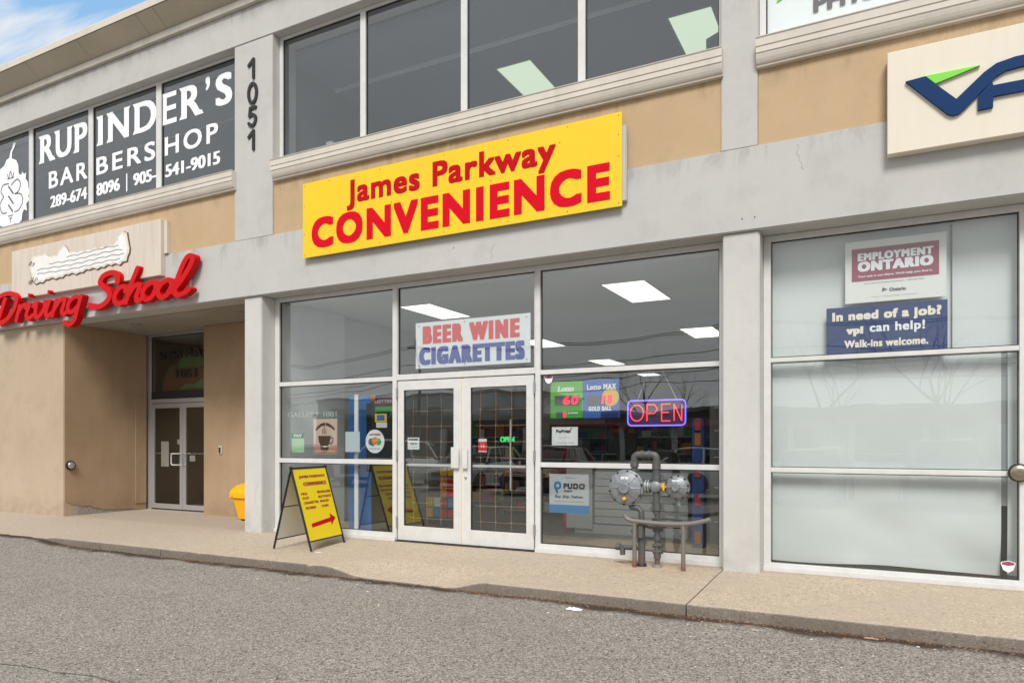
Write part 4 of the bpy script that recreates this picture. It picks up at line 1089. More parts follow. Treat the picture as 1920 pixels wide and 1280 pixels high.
MB().lathe([(.11, 0), (.11, .002)], (-2.915, YP + .001, 1.955), 'y', 24).build('ball', mat('ball_yellow', (.75, .55, .06), .5), t)
MB().box(-3.22, -2.98, YP - .004, YP - .001, 1.87, 1.975).build('display', 'text_grey', t)
lettering('18', 'led_red', t, -3.03, -2.89, 1.872, 1.985, YP - .006, .008, .005, shear=.1, sp=1.3)
lettering('Lotto MAX', 'white', t, -3.22, -2.84, 2.05, 2.12, YP - .004, .004, .003, sp=1.2)
lettering('GOLD BALL', 'white', t, -3.20, -2.90, 1.79, 1.845, YP - .004, .004, .003, sp=1.25)
MB().box(-3.04, -2.81, YP - .004, YP - .001, 1.708, 1.782).build('footer', 'navy', t)

# neon OPEN
t = thing('neon_sign', (-2.365, 8.30, 1.6), 'lit neon open sign with blue border hanging in the shop window', 'neon sign')
box('backplate', mat('neon_backplate', (.06, .04, .12), .3), t, -2.73, -2.00, 8.33, 8.345, 1.59, 1.915, bevel=.006)
def rrect(x0, x1, z0, z1, r, y):
    pts = []
    for cx, cz, a0 in ((x1 - r, z1 - r, 0), (x0 + r, z1 - r, 90), (x0 + r, z0 + r, 180), (x1 - r, z0 + r, 270)):
        for q in range(7): a = R(a0 + 15 * q); pts.append((cx + r * math.cos(a), y, cz + r * math.sin(a)))
    return pts + [pts[0]]
MB().tube(rrect(-2.715, -2.012, 1.603, 1.905, .05, 8.31), .0085, 8, caps=False).build('border_tube', 'neon_blue', t)
for st_ in ([[(-2.60 + .082 * math.cos(a), 1.755 + .098 * math.sin(a)) for a in [2 * math.pi * q / 16 for q in range(17)]]],
            [[(-2.475, 1.655), (-2.475, 1.855), (-2.475, 1.855), (-2.38, 1.85), (-2.345, 1.80), (-2.38, 1.75), (-2.475, 1.745)]],
            [[(-2.19, 1.855), (-2.295, 1.855), (-2.295, 1.855), (-2.295, 1.755), (-2.295, 1.655), (-2.295, 1.655), (-2.19, 1.655)], [(-2.295, 1.757), (-2.21, 1.757)]],
            [[(-2.145, 1.655), (-2.145, 1.855), (-2.145, 1.855), (-2.055, 1.655), (-2.055, 1.655), (-2.055, 1.855)]]):
    mb = MB()
    for q in st_: mb.tube([(x, 8.305, z) for x, z in q], .0065, 8)
    mb.build('letter', 'neon_red', t)
mb = MB(); mb.tube([(-2.60, 8.33, 1.91), (-2.45, 8.33, 2.27)], .003, 5); mb.tube([(-2.12, 8.33, 1.91), (-2.30, 8.33, 2.27)], .003, 5); mb.build('cord', 'offwhite', t)

t = poster('parcel_poster', -3.735, -3.195, .508, 1.000, mat('pale_grey_print', (.50, .53, .55), .6), 'grey parcel depot poster with blue pin logo and blue foot, low by the doors')
MB().box(-3.735, -3.195, YP - .0005, YP + .001, .508, .612).build('footer', 'skyblue', t)
lettering('PUDO', 'text_dark', t, -3.54, -3.25, .815, .885, YP - .002, .007, .005, sp=1.25)
lettering('POINT', 'text_dark', t, -3.53, -3.42, .775, .797, YP - .002, .001, .001)
lettering('Buy. Ship. Deliver.', 'text_dark', t, -3.66, -3.27, .69, .735, YP - .002, .001, .001, shear=.2)
lettering('parcel pick up and drop off', 'text_grey', t, -3.66, -3.27, .645, .662, YP - .002)
lettering('a member of', 'text_grey', t, -3.55, -3.38, .948, .962, YP - .002)
vs, fs = brush([[(-3.62 + .038 * math.cos(a), .855 + .038 * math.sin(a)) for a in lin(-1.2, 4.6, 12)], [(-3.655, .83), (-3.625, .77)]], .004, .013); solid(vs, fs, YP - .002, .001).build('pin_logo', 'skyblue', t)
t = poster('notice', -3.70, -3.345, 1.362, 1.595, 'white', 'white notice with tick mark, below the green jackpot board', 'notice')
lettering('PayPoint', 'text_dark', t, -3.64, -3.44, 1.515, 1.56, YP - .001, .003, .002, sp=1.2)
vs, fs = brush([[(-3.49, 1.545), (-3.475, 1.52), (-3.43, 1.58)]], .003, .005); solid(vs, fs, YP - .002, .001).build('tick', 'text_dark', t)
lettering('Pay your bills here', 'text_grey', t, -3.6, -3.44, 1.455, 1.468, YP - .001)
lettering('ask at the counter for details', 'text_grey', t, -3.63, -3.4, 1.39, 1.403, YP - .001)
t = poster('payment_sticker', -8.162, -7.905, 1.245, 1.545, mat('pale_green_print', (.45, .68, .42), .5), 'small green and white payment poster, leftmost in the shop window', 'poster')
MB().box(-8.162, -7.905, YP - .0005, YP + .001, 1.465, 1.545).build('header', mat('deep_green', (.01, .22, .06), .5), t)
lettering('PAY', 'white', t, -8.12, -7.95, 1.48, 1.53, YP - .003, .004, .002)
t = poster('coffee_poster', -7.715, -7.242, 1.222, 1.757, 'pinkish', 'pink coffee poster with a brown steaming cup', 'poster')
MB().box(-7.715, -7.242, YP - .0005, YP + .001, 1.222, 1.36).build('footer', mat('rosy_print', (.50, .26, .20), .6), t)
cup = [(-7.615 + .0, 1.50), (-7.37, 1.50), (-7.385, 1.42), (-7.42, 1.36), (-7.46, 1.335), (-7.53, 1.335), (-7.575, 1.36), (-7.605, 1.42)]
MB().prism(cup, YP - .002, YP - .001).build('cup', 'brown', t)
MB().lathe([(.085, 0), (.085, .001)], (-7.49, YP, 1.33), 'y', 20).build('saucer', 'brown', t).scale = (1, 1, 1)
for st_, w_ in (([[(-7.37, 1.475), (-7.325, 1.46), (-7.335, 1.40), (-7.40, 1.385)]], .008), ([[(-7.52, 1.53), (-7.535, 1.57), (-7.515, 1.60)], [(-7.49, 1.53), (-7.50, 1.60), (-7.48, 1.64)], [(-7.46, 1.53), (-7.47, 1.57), (-7.455, 1.60)]], .005)):
    vs, fs = brush(st_, .004, w_); solid(vs, fs, YP - .002, .001).build('cup_detail', 'brown', t)
lettering('COFFEE BREAK', 'brown', t, -7.67, -7.29, 1.655, 1.70, YP - .001, .005, .003, arc=.09)
lettering('ALWAYS FRESH', 'pinkish', t, -7.67, -7.29, 1.255, 1.28, YP - .002, .003, .001)
s = thing('etched_lettering', (-7.8, 8.24, 1.85), 'faint pale gallery lettering on the glass above the coffee poster', 'window lettering')
lettering('GALLERY 1081', 'faint', s, -8.25, -7.25, 1.79, 1.87, YP, .005, .003)
t = poster('paper_notice', -7.085, -6.812, 1.258, 1.560, mat('bluish_paper', (.62, .70, .76), .6), 'pale blue sheet of paper beside the white post', 'notice')
for k_ in range(9): lettering('lorem'[:0] + 'iiii iii iiiii ii iiii', 'text_grey', t, -7.06, -6.85, 1.525 - k_ * .028, 1.532 - k_ * .028, YP - .001) if False else None
t = thing('round_sticker', (-6.53, 8.246, 1.27), 'round white sticker with a colourful bowl, in the left shop window', 'sticker')
MB().lathe([(.172, 0), (.172, .002)], (-6.53, 8.246, 1.415), 'y', 40).build('disc', 'white', t)
for cx, cz, r, mm in ((-6.60, 1.41, .05, 'text_grey'), (-6.53, 1.42, .055, 'orange'), (-6.46, 1.41, .05, 'green2'), (-6.51, 1.45, .03, 'yellow'), (-6.57, 1.38, .035, 'skyblue')):
    MB().lathe([(r, 0), (r, .001)], (cx, 8.2435 - r * .02, cz), 'y', 16).build('emblem_part', mm, t)
lettering('HOT FOOD', 'redflat', t, -6.63, -6.43, 1.50, 1.525, 8.2425, .002)
lettering('made fresh daily', 'skyblue', t, -6.62, -6.44, 1.30, 1.315, 8.2425, .001)
for nm, x, z, lb in (('security_sticker', -3.735, 2.20, 'small shield-shaped alarm sticker in the corner above the lottery boards'), ('security_sticker', 1.108, .205, 'small red and white shield sticker low in the frosted window')):
    t = thing(nm, (x, 8.2, z - .09), lb, 'sticker')
    MB().prism([(x - .06, z + .03), (x - .055, z + .045), (x, z + .06), (x + .055, z + .045), (x + .06, z + .03), (x + .04, z - .03), (x, z - .055), (x - .04, z - .03)], 8.2235, 8.2245).build('shield', 'white', t)
    MB().prism([(x - .053, z + .022), (x - .048, z + .041), (x, z + .054), (x + .048, z + .041), (x + .053, z + .022), (x, z + .010)], 8.222, 8.2232).build('red_top', 'mauve', t)
# door stickers
t = poster('hours_card', -5.93, -5.73, 1.30, 1.47, 'white', 'white card with black print in the left door glass', 'notice', y=8.222)
lettering('NO CASH REFUND', 'text_dark', t, -5.91, -5.75, 1.43, 1.45, 8.2205, .002, .001)
lettering('THANK YOU', 'text_dark', t, -5.89, -5.77, 1.375, 1.39, 8.2205, .002, .001); lettering('please come again', 'text_dark', t, -5.90, -5.76, 1.33, 1.34, 8.2205)
t = poster('red_sticker', -4.77, -4.64, 1.27, 1.45, 'coral', 'small red sticker with white header in the right door glass', 'sticker', y=8.222)
MB().box(-4.768, -4.642, 8.2205, 8.2215, 1.41, 1.448).build('header', 'white', t)
MB().box(-4.768, -4.642, 8.2205, 8.2215, 1.272, 1.285).build('footer', 'white', t)
lettering('11', 'white', t, -4.73, -4.68, 1.33, 1.36, 8.2205, .004)

# ---- interior furniture of the shop
gcol = [(.42, .05, .05), (.45, .16, .02), (.03, .14, .34), (.05, .24, .05), (.5, .5, .48), (.5, .36, .03), (.03, .05, .18), (.06, .03, .02), (.20, .15, .12), (.16, .01, .02), (.04, .04, .045)]
cols = []
for i_, c_ in enumerate(gcol): M['goods_%d' % i_] = mat('packaging', c_, .5); cols.append('goods_%d' % i_)
t = thing('service_counter', (-3.2, 10.7, 0), 'grey service counter with slatwall front inside the shop', 'counter')
box('side_panel', 'counter', t, -4.33, -3.90, 10.2, 10.25, .07, 1.05)
for k_ in range(7): box('slat', 'counter', t, -3.88, -2.45, 10.25, 10.28, .16 + k_ * .115, .16 + k_ * .115 + .105)
box('core', 'wall_dark', t, -4.30, -2.45, 10.285, 10.9, 0, 1.04)
box('plinth', 'counter', t, -4.2, -2.45, 10.23, 10.284, 0, .14)
box('worktop', 'counter', t, -4.36, -2.40, 10.18, 10.95, 1.055, 1.09)
t = thing('counter_screen', (-3.2, 10.6, 1.09), 'dark till and screens standing on the counter', 'till')
box('screen', 'black', t, -3.75, -3.3, 10.5, 10.55, 1.2, 1.55); box('stand', 'black', t, -3.6, -3.45, 10.45, 10.6, 1.091, 1.2)
box('till_body', 'black', t, -3.1, -2.7, 10.3, 10.7, 1.091, 1.3)
t = thing('display_post', (-2.12, 9.5, 0), 'tall blue display column with orange packs inside the right shop window', 'display stand')
box('column', mat('display_blue', (.02, .07, .24), .4), t, -2.20, -2.05, 9.45, 9.65, 0, 1.72)
for z, mm in ((1.62, cols[0]), (1.42, cols[1]), (1.0, cols[0]), (.62, cols[0]), (.12, cols[1])): box('pack', mm, t, -2.16, -2.08, 9.425, 9.449, z - .06, z + .10)
t = thing('black_rack', (-1.7, 9.6, 0), 'black metal rack with white price tags at the right of the shop', 'rack')
box('rack_body', 'wall_dark', t, -1.98, -1.42, 9.5, 10.0, 0, 2.0)
for z in (.35, .8, 1.2, 1.55, 1.85): box('price_strip', 'offwhite', t, -1.92, -1.48, 9.494, 9.499, z, z + .012)
for i_, (x, lb) in enumerate(((-4.60, 'stacked pink tubs on the floor, left stack'), (-4.38, 'stacked pink tubs on the floor beside the counter panel'))):
    t = thing('tub_stack', (x, 10.9, 0), lb, 'tubs', 'pink tub stacks on the shop floor')
    for z in (0.01, .19): MB().lathe([(.07, 0), (.085, .16), (.09, .165), (.09, .175), (.08, .178)], (x, 10.9, z), 'z', 18).build('tub', 'coral', t)
# goods shelves
def shelf(x, y, w, n, h, label, rz=0):
    t = thing('goods_shelf', (x, y, 0), label, 'shelf', 'goods shelves in the shop')
    fr = MB(); fr.box(x - w / 2, x + w / 2, y + .35, y + .38, 0, h)
    fr.box(x - w / 2 - .02, x - w / 2, y, y + .38, 0, h); fr.box(x + w / 2, x + w / 2 + .02, y, y + .38, 0, h); fr.build('back_panel', 'wall_dark', t)
    gd = MB()
    for k_ in range(n):
        z = .12 + k_ * (h - .15) / n; box('shelf_board', 'counter', t, x - w / 2, x + w / 2, y, y + .34, z - .02, z)
        xx = x - w / 2 + .02
        while xx < x + w / 2 - .08:
            ww = random.uniform(.05, .13); hh = random.uniform(.10, (h - .15) / n - .06)
            rep = random.randint(1, 3); c_ = random.randrange(len(cols))
            for _ in range(rep):
                if xx + ww > x + w / 2 - .01: break
                gd.box(xx, xx + ww - .006, y + .02, y + .26, z, z + hh, c_); xx += ww
    stuff(gd.build('goods', cols, t))
shelf(-5.6, 12.0, 1.6, 4, 1.45, 'low goods shelf seen through the left door')
shelf(-7.6, 13.5, 1.5, 5, 1.9, 'goods shelf deep behind the left shop window')
shelf(-4.0, 14.2, 2.2, 5, 1.9, 'long goods shelf behind the service counter')
shelf(-6.6, 17.5, 2.6, 5, 1.9, 'farthest goods shelf seen through the doors')
t = thing('snack_rack', (-6.25, 9.8, 0), 'small dark snack rack with bright packs behind the left door leaf', 'rack')
box('rack_frame', 'black', t, -6.70, -5.98, 9.72, 10.05, 0, .16); box('rack_frame', 'black', t, -6.38, -5.98, 9.95, 10.0, .161, 1.02)
pk = MB()
for r_ in range(5):
    for q in range(5):
        if r_ > 1 and q < 2: continue
        pk.box(-6.68 + q * .14, -6.56 + q * .14, 9.78 + .02 * (q % 2), 9.90, .17 + r_ * .17, .29 + r_ * .17 + random.uniform(0, .03), random.randrange(6))
stuff(pk.build('packs', ['coral', 'orange', 'offwhite', 'skyblue', 'redflat', 'yellow'], t))
# cold cabinet and stand near left window
t = thing('drinks_cabinet', (-7.4, 9.2, 0), 'blue drinks cabinet behind the white post in the left shop window', 'drinks cabinet')
box('cabinet_body', mat('cabinet_blue', (.03, .15, .42), .35), t, -7.34, -6.72, 8.62, 9.2, 0, 2.12)
box('cabinet_door', 'car_glass', t, -6.98, -6.76, 8.606, 8.618, .95, 2.0)
t = thing('white_post', (-6.95, 8.34, 0), 'thin white upright post behind the left shop window', 'post')
box('upright', 'white', t, -6.985, -6.915, 8.33, 8.35, .06, 2.12); box('foot', 'white', t, -7.02, -6.88, 8.30, 8.40, .0, .059)
t = thing('poster_stand', (-6.8, 9.0, 0), 'dark upright stand with bright posters at the right of the left shop window', 'display stand')
box('panel', 'black', t, -6.80, -6.26, 8.50, 8.54, 0, 2.10)
box('poster_strip', 'mauve', t, -6.76, -6.30, 8.49, 8.498, 1.96, 2.06); box('poster_strip', 'green2', t, -6.72, -6.34, 8.49, 8.498, 1.86, 1.94)
box('poster_strip', 'offwhite', t, -6.70, -6.50, 8.49, 8.498, 1.62, 1.70); box('poster_strip', 'yellow', t, -6.72, -6.50, 8.485, 8.489, 1.705, 1.83); box('poster_strip', 'midblue', t, -6.68, -6.54, 8.480, 8.484, 1.73, 1.81)
lettering('LOTTERY', 'white', t, -6.72, -6.34, 1.99, 2.035, 8.483, .003)
MB().lathe([(.05, 0), (.05, .01)], (-6.74, 8.47, 2.07), 'y', 14).build('sun_badge', 'orange', t)
t = thing('green_neon', (-5.7, 10.8, 1.45), 'small green glowing sign deep behind the right door', 'neon sign')
lettering('OPEN', 'green_neon', t, -5.83, -5.55, 1.40, 1.50, 10.8, .008, .004, name='lettering')
tag(MB().tube([(-4.48, 8.6, .75), (-4.48, 8.6, 1.72)], .012, 8).build('white_rod', 'wall_white'), 'thin white rod upright behind the right door glass', 'rod')

# ---- frosted sheets behind the right-hand bay
def sheet(x0, x1, z0f, z1, y, label):
    mb = MB(); nx, nz = 60, 30; vs = []
    for i in range(nx + 1):
        x = x0 + (x1 - x0) * i / nx; zb = z0f(x)
        for j in range(nz + 1):
            z = zb + (z1 - zb) * j / nz; cr_ = .08 * math.exp(-((z - .25) / .45) ** 2) * mnoise.noise(Vector((x * 1.5 + z, z * 1.5, 4))) + .006 * mnoise.noise(Vector((x * 1.2, z * .4, 1)))
            vs.append((x, y + cr_ + .03 * math.exp(-(z / .35) ** 2), z))
    n_ = nz + 1
    mb.add(vs, [(i * n_ + j, (i + 1) * n_ + j, (i + 1) * n_ + j + 1, i * n_ + j + 1) for i in range(nx) for j in range(nz)], 0, True)
    o = mb.build('window_shade', 'blind', bld, recalc=False); o['label'] = label; return o
sheet(-1.12, .635, lambda x: 2.29, 3.64, 8.34, 'white upper shade behind the two posters at right')
sheet(.66, 1.24, lambda x: 2.29, 3.64, 8.335, 'narrow white upper shade right of the posters')
sheet(-1.12, 1.068, lambda x: .098 + .014 * math.sin(x * 3.3 + 1), 2.285, 8.345, 'wide white lower shade with creased foot behind the right bay')
sheet(1.118, 1.24, lambda x: .1, 2.285, 8.335, 'narrow white lower shade at the right edge of the bay')
box('grey_strip', mat('gap_grey', (.30, .32, .32), .7), bld, 1.060, 1.125, 8.352, 8.36, .78, 2.28); box('dark_strip', 'black', bld, 1.070, 1.117, 8.352, 8.36, .03, .775)  # gap between the shades: its darkness put in as grey and black strips
box('foot_backing', mat('olive_backing', (.22, .23, .19), .8), bld, -1.12, 1.25, 8.46, 8.56, -.02, .16)  # box added behind the shade foot to make the dark gap less dark
box('gap_backing', 'blind', bld, .55, .75, 8.37, 8.375, 2.29, 3.64)
sheet(1.28, 3.5, lambda x: .05, 3.6, 8.35, 'white shade behind the bay beyond the right edge')
box('dark_backing', 'dark', bld, -1.12, 5.8, 8.60, 8.62, -.05, 3.66)  # full-height dark sheet behind the shades, standing in for the unlit room

# ================================================================== STREET OBJECTS ON THE SIDEWALK
# folding A sign
a = thing('folding_sign', (-6.9, 7.3, 0), 'yellow folding sidewalk sign with black frame and red arrow', 'sidewalk sign')
AL = Vector((-6.875, 6.93, 1.055)); AR = AL + Vector((-.125, .785, .0))
FL = Vector((-6.515, 6.925, .0)); FR = FL + Vector((-.125, .785, 0))
BL = Vector((-7.15, 6.90, .0)); BR = BL + Vector((-.125, .785, 0))
def wz(v): return Vector((v.x, v.y, walk_z(v.x, v.y) + .004))
zA = walk_z(-6.8, 7.3) + .002
for q in (FL, FR, BL, BR): q.z = zA
def quadbox(name, p00, p10, p11, p01, th, m, parent):
    n_ = (p10 - p00).cross(p01 - p00).normalized() * th
    vs = [p00 + n_, p10 + n_, p11 + n_, p01 + n_, p00 - n_, p10 - n_, p11 - n_, p01 - n_]
    return MB().add(vs, [(0, 1, 2, 3), (7, 6, 5, 4), (0, 4, 5, 1), (1, 5, 6, 2), (2, 6, 7, 3), (3, 7, 4, 0)]).build(name, m, parent)
for p, q in ((FL, AL), (FR, AR), (BL, AL), (BR, AR)): MB().tube([p, q], .0145, 8).build('leg', 'black', a)
MB().tube([AL, AR], .014, 8).build('top_bar', 'black', a)
for p in (AL, AR): MB().lathe([(.003, -.026), (.022, -.018), (.026, 0), (.022, .018), (.003, .026)], p + Vector((0, 0, .004)), 'z', 12).build('hinge_knob', 'black', a)
def lerp(p, q, t): return p + (q - p) * t
def on_panel(P0, P1, Q0, Q1, u, v): return lerp(lerp(P0, P1, u), lerp(Q0, Q1, u), v)
def panelpts(P0, P1, u0, u1, v0, v1): return [on_panel(P0, P1, AL, AR, u, v) for u, v in ((u0, v0), (u1, v0), (u1, v1), (u0, v1))]
quadbox('front_panel', *panelpts(FL, FR, .015, .985, .115, .985), .003, 'yellow_a', a)
quadbox('rear_panel', *panelpts(BL, BR, .015, .985, .115, .985), .003, 'white', a)
for P0, P1, v in ((FL, FR, .11), (BL, BR, .11)): MB().tube([on_panel(P0, P1, AL, AR, 0, v), on_panel(P0, P1, AL, AR, 1, v)], .009, 8).build('cross_bar', 'black', a)
MB().tube([on_panel(BL, BR, AL, AR, 0, .52), on_panel(FL, FR, AL, AR, 0, .56)], .008, 8).build('spreader', 'black', a)
MB().tube([on_panel(BL, BR, AL, AR, 1, .52), on_panel(FL, FR, AL, AR, 1, .56)], .008, 8).build('spreader', 'black', a)
# print on the front panel: map flat lettering onto the leaning panel
nrm = (FR - FL).cross(AL - FL).normalized()
if nrm.x < 0: nrm = -nrm
def onto_panel(o):
    me = o.data
    for v_ in me.vertices:
        u, w = v_.co.x, v_.co.z; off = (0 - v_.co.y) 
        p = on_panel(FL, FR, AL, AR, u, w) + nrm * (.0038 + off)
        v_.co = p
    me.update()
    o.parent = a; o.matrix_parent_inverse = mat_inv(a)
dkred = mat('brown_red_print', (.36, .05, .02), .5)
for body, u0, u1, w0, w1, b_ in (('JAMES PARKWAY', .14, .92, .862, .905, .006), ('CONVENIENCE', .22, .90, .775, .820, .009), ('MILK', .10, .27, .665, .695, .004), ('POP', .11, .29, .61, .64, .004), ('CIGARETTES', .12, .53, .553, .583, .004), ('ICE CREAM', .13, .42, .49, .52, .004),
                         ('BEVERAGES', .56, .96, .668, .70, .004), ('BUS TICKETS', .56, .95, .61, .64, .004), ('SNACKS', .58, .84, .553, .583, .004), ('CHIPS', .59, .80, .49, .52, .004)):
    onto_panel(lettering(body, dkred, None, u0, u1, w0, w1, 0, b_ , .002))
arrow = [(.18, .292), (.76, .33), (.755, .288), (.93, .362), (.78, .432), (.775, .385), (.18, .335)]
o = MB().prism([(.18, .268), (.755, .300), (.745, .252), (.915, .340), (.765, .405), (.765, .352), (.18, .315)], -.0005, .0005).build('arrow', 'redflat'); onto_panel(o)
# bare plane of the rear face has no print

# yellow salt bin behind the column
t = thing('salt_bin', (-10.0, 9.1, 0), 'yellow plastic salt bin half hidden behind the left grey column', 'salt bin')
def frustum(c, w0, d0, w1, d1, z0, z1):
    x, y = c; vs = [(x - w0, y - d0, z0), (x + w0, y - d0, z0), (x + w0, y + d0, z0), (x - w0, y + d0, z0), (x - w1, y - d1, z1), (x + w1, y - d1, z1), (x + w1, y + d1, z1), (x - w1, y + d1, z1)]
    return MB().add(vs, [(0, 3, 2, 1), (4, 5, 6, 7), (0, 1, 5, 4), (1, 2, 6, 5), (2, 3, 7, 6), (3, 0, 4, 7)])
frustum((-9.99, 9.12), .17, .15, .27, .20, .03, .42).build('tub', 'yellow_bin', t, .012, 2)
MB().box(-10.18, -10.12, 9.0, 9.24, 0, .03).build('foot', 'yellow_bin', t); MB().box(-9.86, -9.80, 9.0, 9.24, 0, .03).build('foot', 'yellow_bin', t)
MB().extr_x([(8.89, .40), (8.89, .50), (8.93, .55), (9.05, .625), (9.2, .66), (9.33, .66), (9.34, .40)], -10.31, -9.67).build('lid', 'yellow_bin', t, .014, 2)
for x in (-10.25, -9.75): MB().box(x, x + .03, 8.882, 8.889, .42, .45).build('latch', 'orange', t)

# gas regulator set
g = thing('gas_meter_set', (-2.3, 7.8, 0), 'grey gas regulators and pipework in front of the right shop window', 'gas regulators')
Yg = 7.80
def elbow(x0, z0, x1, z1, y=Yg): pass
MB().tube([(-2.205, Yg, 0), (-2.205, Yg, .33)], [.03, .03], 14).build('riser', 'pipe', g)
MB().tube([(-2.205, Yg, .33), (-2.205, Yg, .62)], .030, 14).build('riser', 'pipe', g)
MB().tube([(-2.215, Yg, .60), (-2.215, Yg, 1.16)], .038, 14).build('riser', 'pipe', g)
arc_ = [(-2.215, Yg, 1.13), (-2.215, Yg, 1.20)] + [(-2.255 + .04 * math.cos(q), Yg, 1.215 + .045 * math.sin(q)) for q in lin(0.2, math.pi / 2, 5)] + [(-2.42, Yg, 1.26)] + [(-2.425 - .045 * math.sin(q), Yg, 1.215 + .045 * math.cos(q)) for q in lin(.1, math.pi / 2, 5)] + [(-2.47, Yg, 1.15)]
MB().tube(arc_, .040, 16).build('bridge_pipe', 'pipe', g)
MB().tube([(-2.47, Yg, 1.15), (-2.47, Yg, .92)], .037, 14).build('down_pipe', 'pipe', g)
for x, z0, z1, r in ((-2.215, 1.10, 1.19, .050), (-2.47, 1.12, 1.19, .050), (-2.215, .95, 1.05, .052), (-2.21, .64, .72, .052), (-2.205, .30, .36, .042), (-2.205, .10, .17, .042), (-2.39, .26, .34, .046)):
    MB().tube([(x, Yg, z0), (x, Yg, z1)], r, 8).build('fitting', 'pipe', g)
for x in (-2.31, -2.39): MB().tube([(x, Yg, 1.26), (x + .03, Yg, 1.26)], .049, 12).build('fitting', 'pipe', g)
def regulator_disc(cx, cz, r, parent_name):
    y = Yg - .05
    d = MB().lathe([(r * .98, -.035), (r, -.03), (r, .006), (r * .97, .012), (r * .90, .014), (r * .88, .03), (r * .60, .055), (r * .32, .068), (r * .30, .095), (r * .26, .10), (r * .2, .098)], (cx, y, cz), 'y', 40).build(parent_name, 'cast', g)
    for q in range(10):
        a_ = 2 * math.pi * q / 10 + .2
        MB().lathe([(.012, -.002), (.012, .022), (.008, .026)], (cx + r * .93 * math.cos(a_), y - .008, cz + r * .93 * math.sin(a_)), 'y', 6).build('bolt', 'rubber', d)
    for q in range(8):                                            # radial ribs
        a_ = 2 * math.pi * q / 8
        p0 = Vector((cx + r * .34 * math.cos(a_), y - .070, cz + r * .34 * math.sin(a_))); p1 = Vector((cx + r * .85 * math.cos(a_), y - .034, cz + r * .85 * math.sin(a_)))
        MB().tube([p0, p1], [.009, .006], 6).build('rib', 'cast', d)
    box('name_plate', 'offwhite', d, cx - .045, cx + .045, y - .062, y - .056, cz + r * .48, cz + r * .62)
    MB().tube([(cx, y + .03, cz), (cx, y + .10, cz)], r * .45, 16).build('valve_body', 'cast', d)
    return d
d1 = regulator_disc(-2.552, .885, .205, 'large_regulator'); d2 = regulator_disc(-1.965, .905, .135, 'small_regulator')
MB().lathe([(.02, .0), (.02, .03), (.014, .035)], (-2.55, Yg - .105, .765), 'y', 8).build('yellow_cap', 'yellow_bin', g)
MB().tube([(-2.37, Yg, .905), (-2.05, Yg, .905)], .045, 14).build('cross_pipe', 'cast', g)
for x in (-2.335, -2.305): MB().tube([(x, Yg, .905), (x + .018, Yg, .905)], .075, 20).build('flange', 'steel', g)
MB().lathe([(.05, -.05), (.062, -.03), (.066, 0), (.06, .05), (.03, .07)], (-2.215, Yg, .905), 'y', 20).build('valve_body', 'cast', g)
MB().tube([(-2.14, Yg - .04, .905), (-2.06, Yg - .04, .905)], .026, 8).build('brass_union', mat('yellow_brass', (.6, .38, .05), .45, .5), g)
MB().box(-2.12, -2.10, Yg - .09, Yg - .02, .87, .95).build('valve_lever', 'yellow_bin', g)
MB().tube([(-2.52, Yg, .70), (-2.50, Yg, .66), (-2.43, Yg, .655), (-2.39, Yg, .62), (-2.385, Yg, .50)], .034, 14).build('outlet_elbow', 'pipe', g)
MB().tube([(-2.385, Yg, .50), (-2.385, Yg, 0)], .040, 14).build('outlet_pipe', 'pipe', g)
MB().box(-2.41, -1.86, Yg - .012, Yg + .015, .79, .805).build('bracket', 'pipe', g)
MB().tube([(-1.965, Yg, .79), (-1.965, Yg, .70)], .03, 10).build('vent', 'cast', g)
v1 = MB().tube([(-2.48, Yg - .04, .38), (-2.36, Yg - .05, .44)], .035, 8).build('plug_valve', 'pipe', g)
MB().tube([(-2.39, Yg - .05, .33), (-2.38, Yg - .05, .47)], .046, 8).build('valve_body', 'pipe', g)
MB().tube([(-2.205, Yg, .455), (-2.28, Yg - .03, .445), (-2.34, Yg - .03, .46)], .018, 8).build('link_pipe', 'pipe', g)
MB().lathe([(.008, -.04), (.045, -.03), (.052, 0), (.02, .01)], (-2.215, Yg, .55), 'z', 10).build('hand_wheel', 'pipe', g)
for z in (.42, .24, .17): MB().tube([(-2.25, Yg, z), (-2.14, Yg - .02, z + .01)], .026, 8).build('fitting', 'pipe', g)
MB().tube([(-2.44, Yg, .20), (-2.66, Yg, .20)], .028, 10).build('side_valve', 'pipe', g)
MB().tube([(-2.61, Yg, .22), (-2.61, Yg, .11)], .032, 8).build('side_valve_cap', 'pipe', g)
MB().tube([(-2.64, Yg, .20), (-2.69, Yg, .20)], .04, 8).build('fitting', 'pipe', g)
# pipe sleeve and debris
MB().lathe([(.055, 0), (.055, .03), (.045, .035)], (-2.205, Yg, .0), 'z', 14).build('collar', 'steel', g)
MB().lathe([(.06, 0), (.055, .02), (.05, .03)], (-2.385, Yg, .0), 'z', 14).build('collar', 'rubber', g)

b_ = thing('barrier_rail', (-2.16, 7.7, 0), 'rusty grey bent pipe guard rail on two posts before the gas regulators', 'guard rail')
for x, mm in ((-2.437, 'rail'), (-1.888, 'rail')): MB().tube([(x, 7.70, -.02), (x, 7.70, .50)], .024, 14).build('post', mm, b_)
rp = smooth_path([(-2.555, .585), (-2.53, .545), (-2.47, .520), (-2.3, .508), (-2.1, .502), (-1.9, .508), (-1.75, .530), (-1.60, .572)], 6)
MB().tube([(x, 7.70 + .0 * x, z) for x, z in rp], .026, 14).build('rail', 'rail', b_)
# small debris and rust stain at the pipes
def dbr():
    return -2.5 + random.gauss(0, .14), 7.88 + random.uniform(-.06, .2), .002
scatter(90, dbr, .004, .012, 'twig_debris', ['leaf', 'leaf2', 'brown'], 'twigs and dead leaves gathered behind the gas pipes', 'debris')

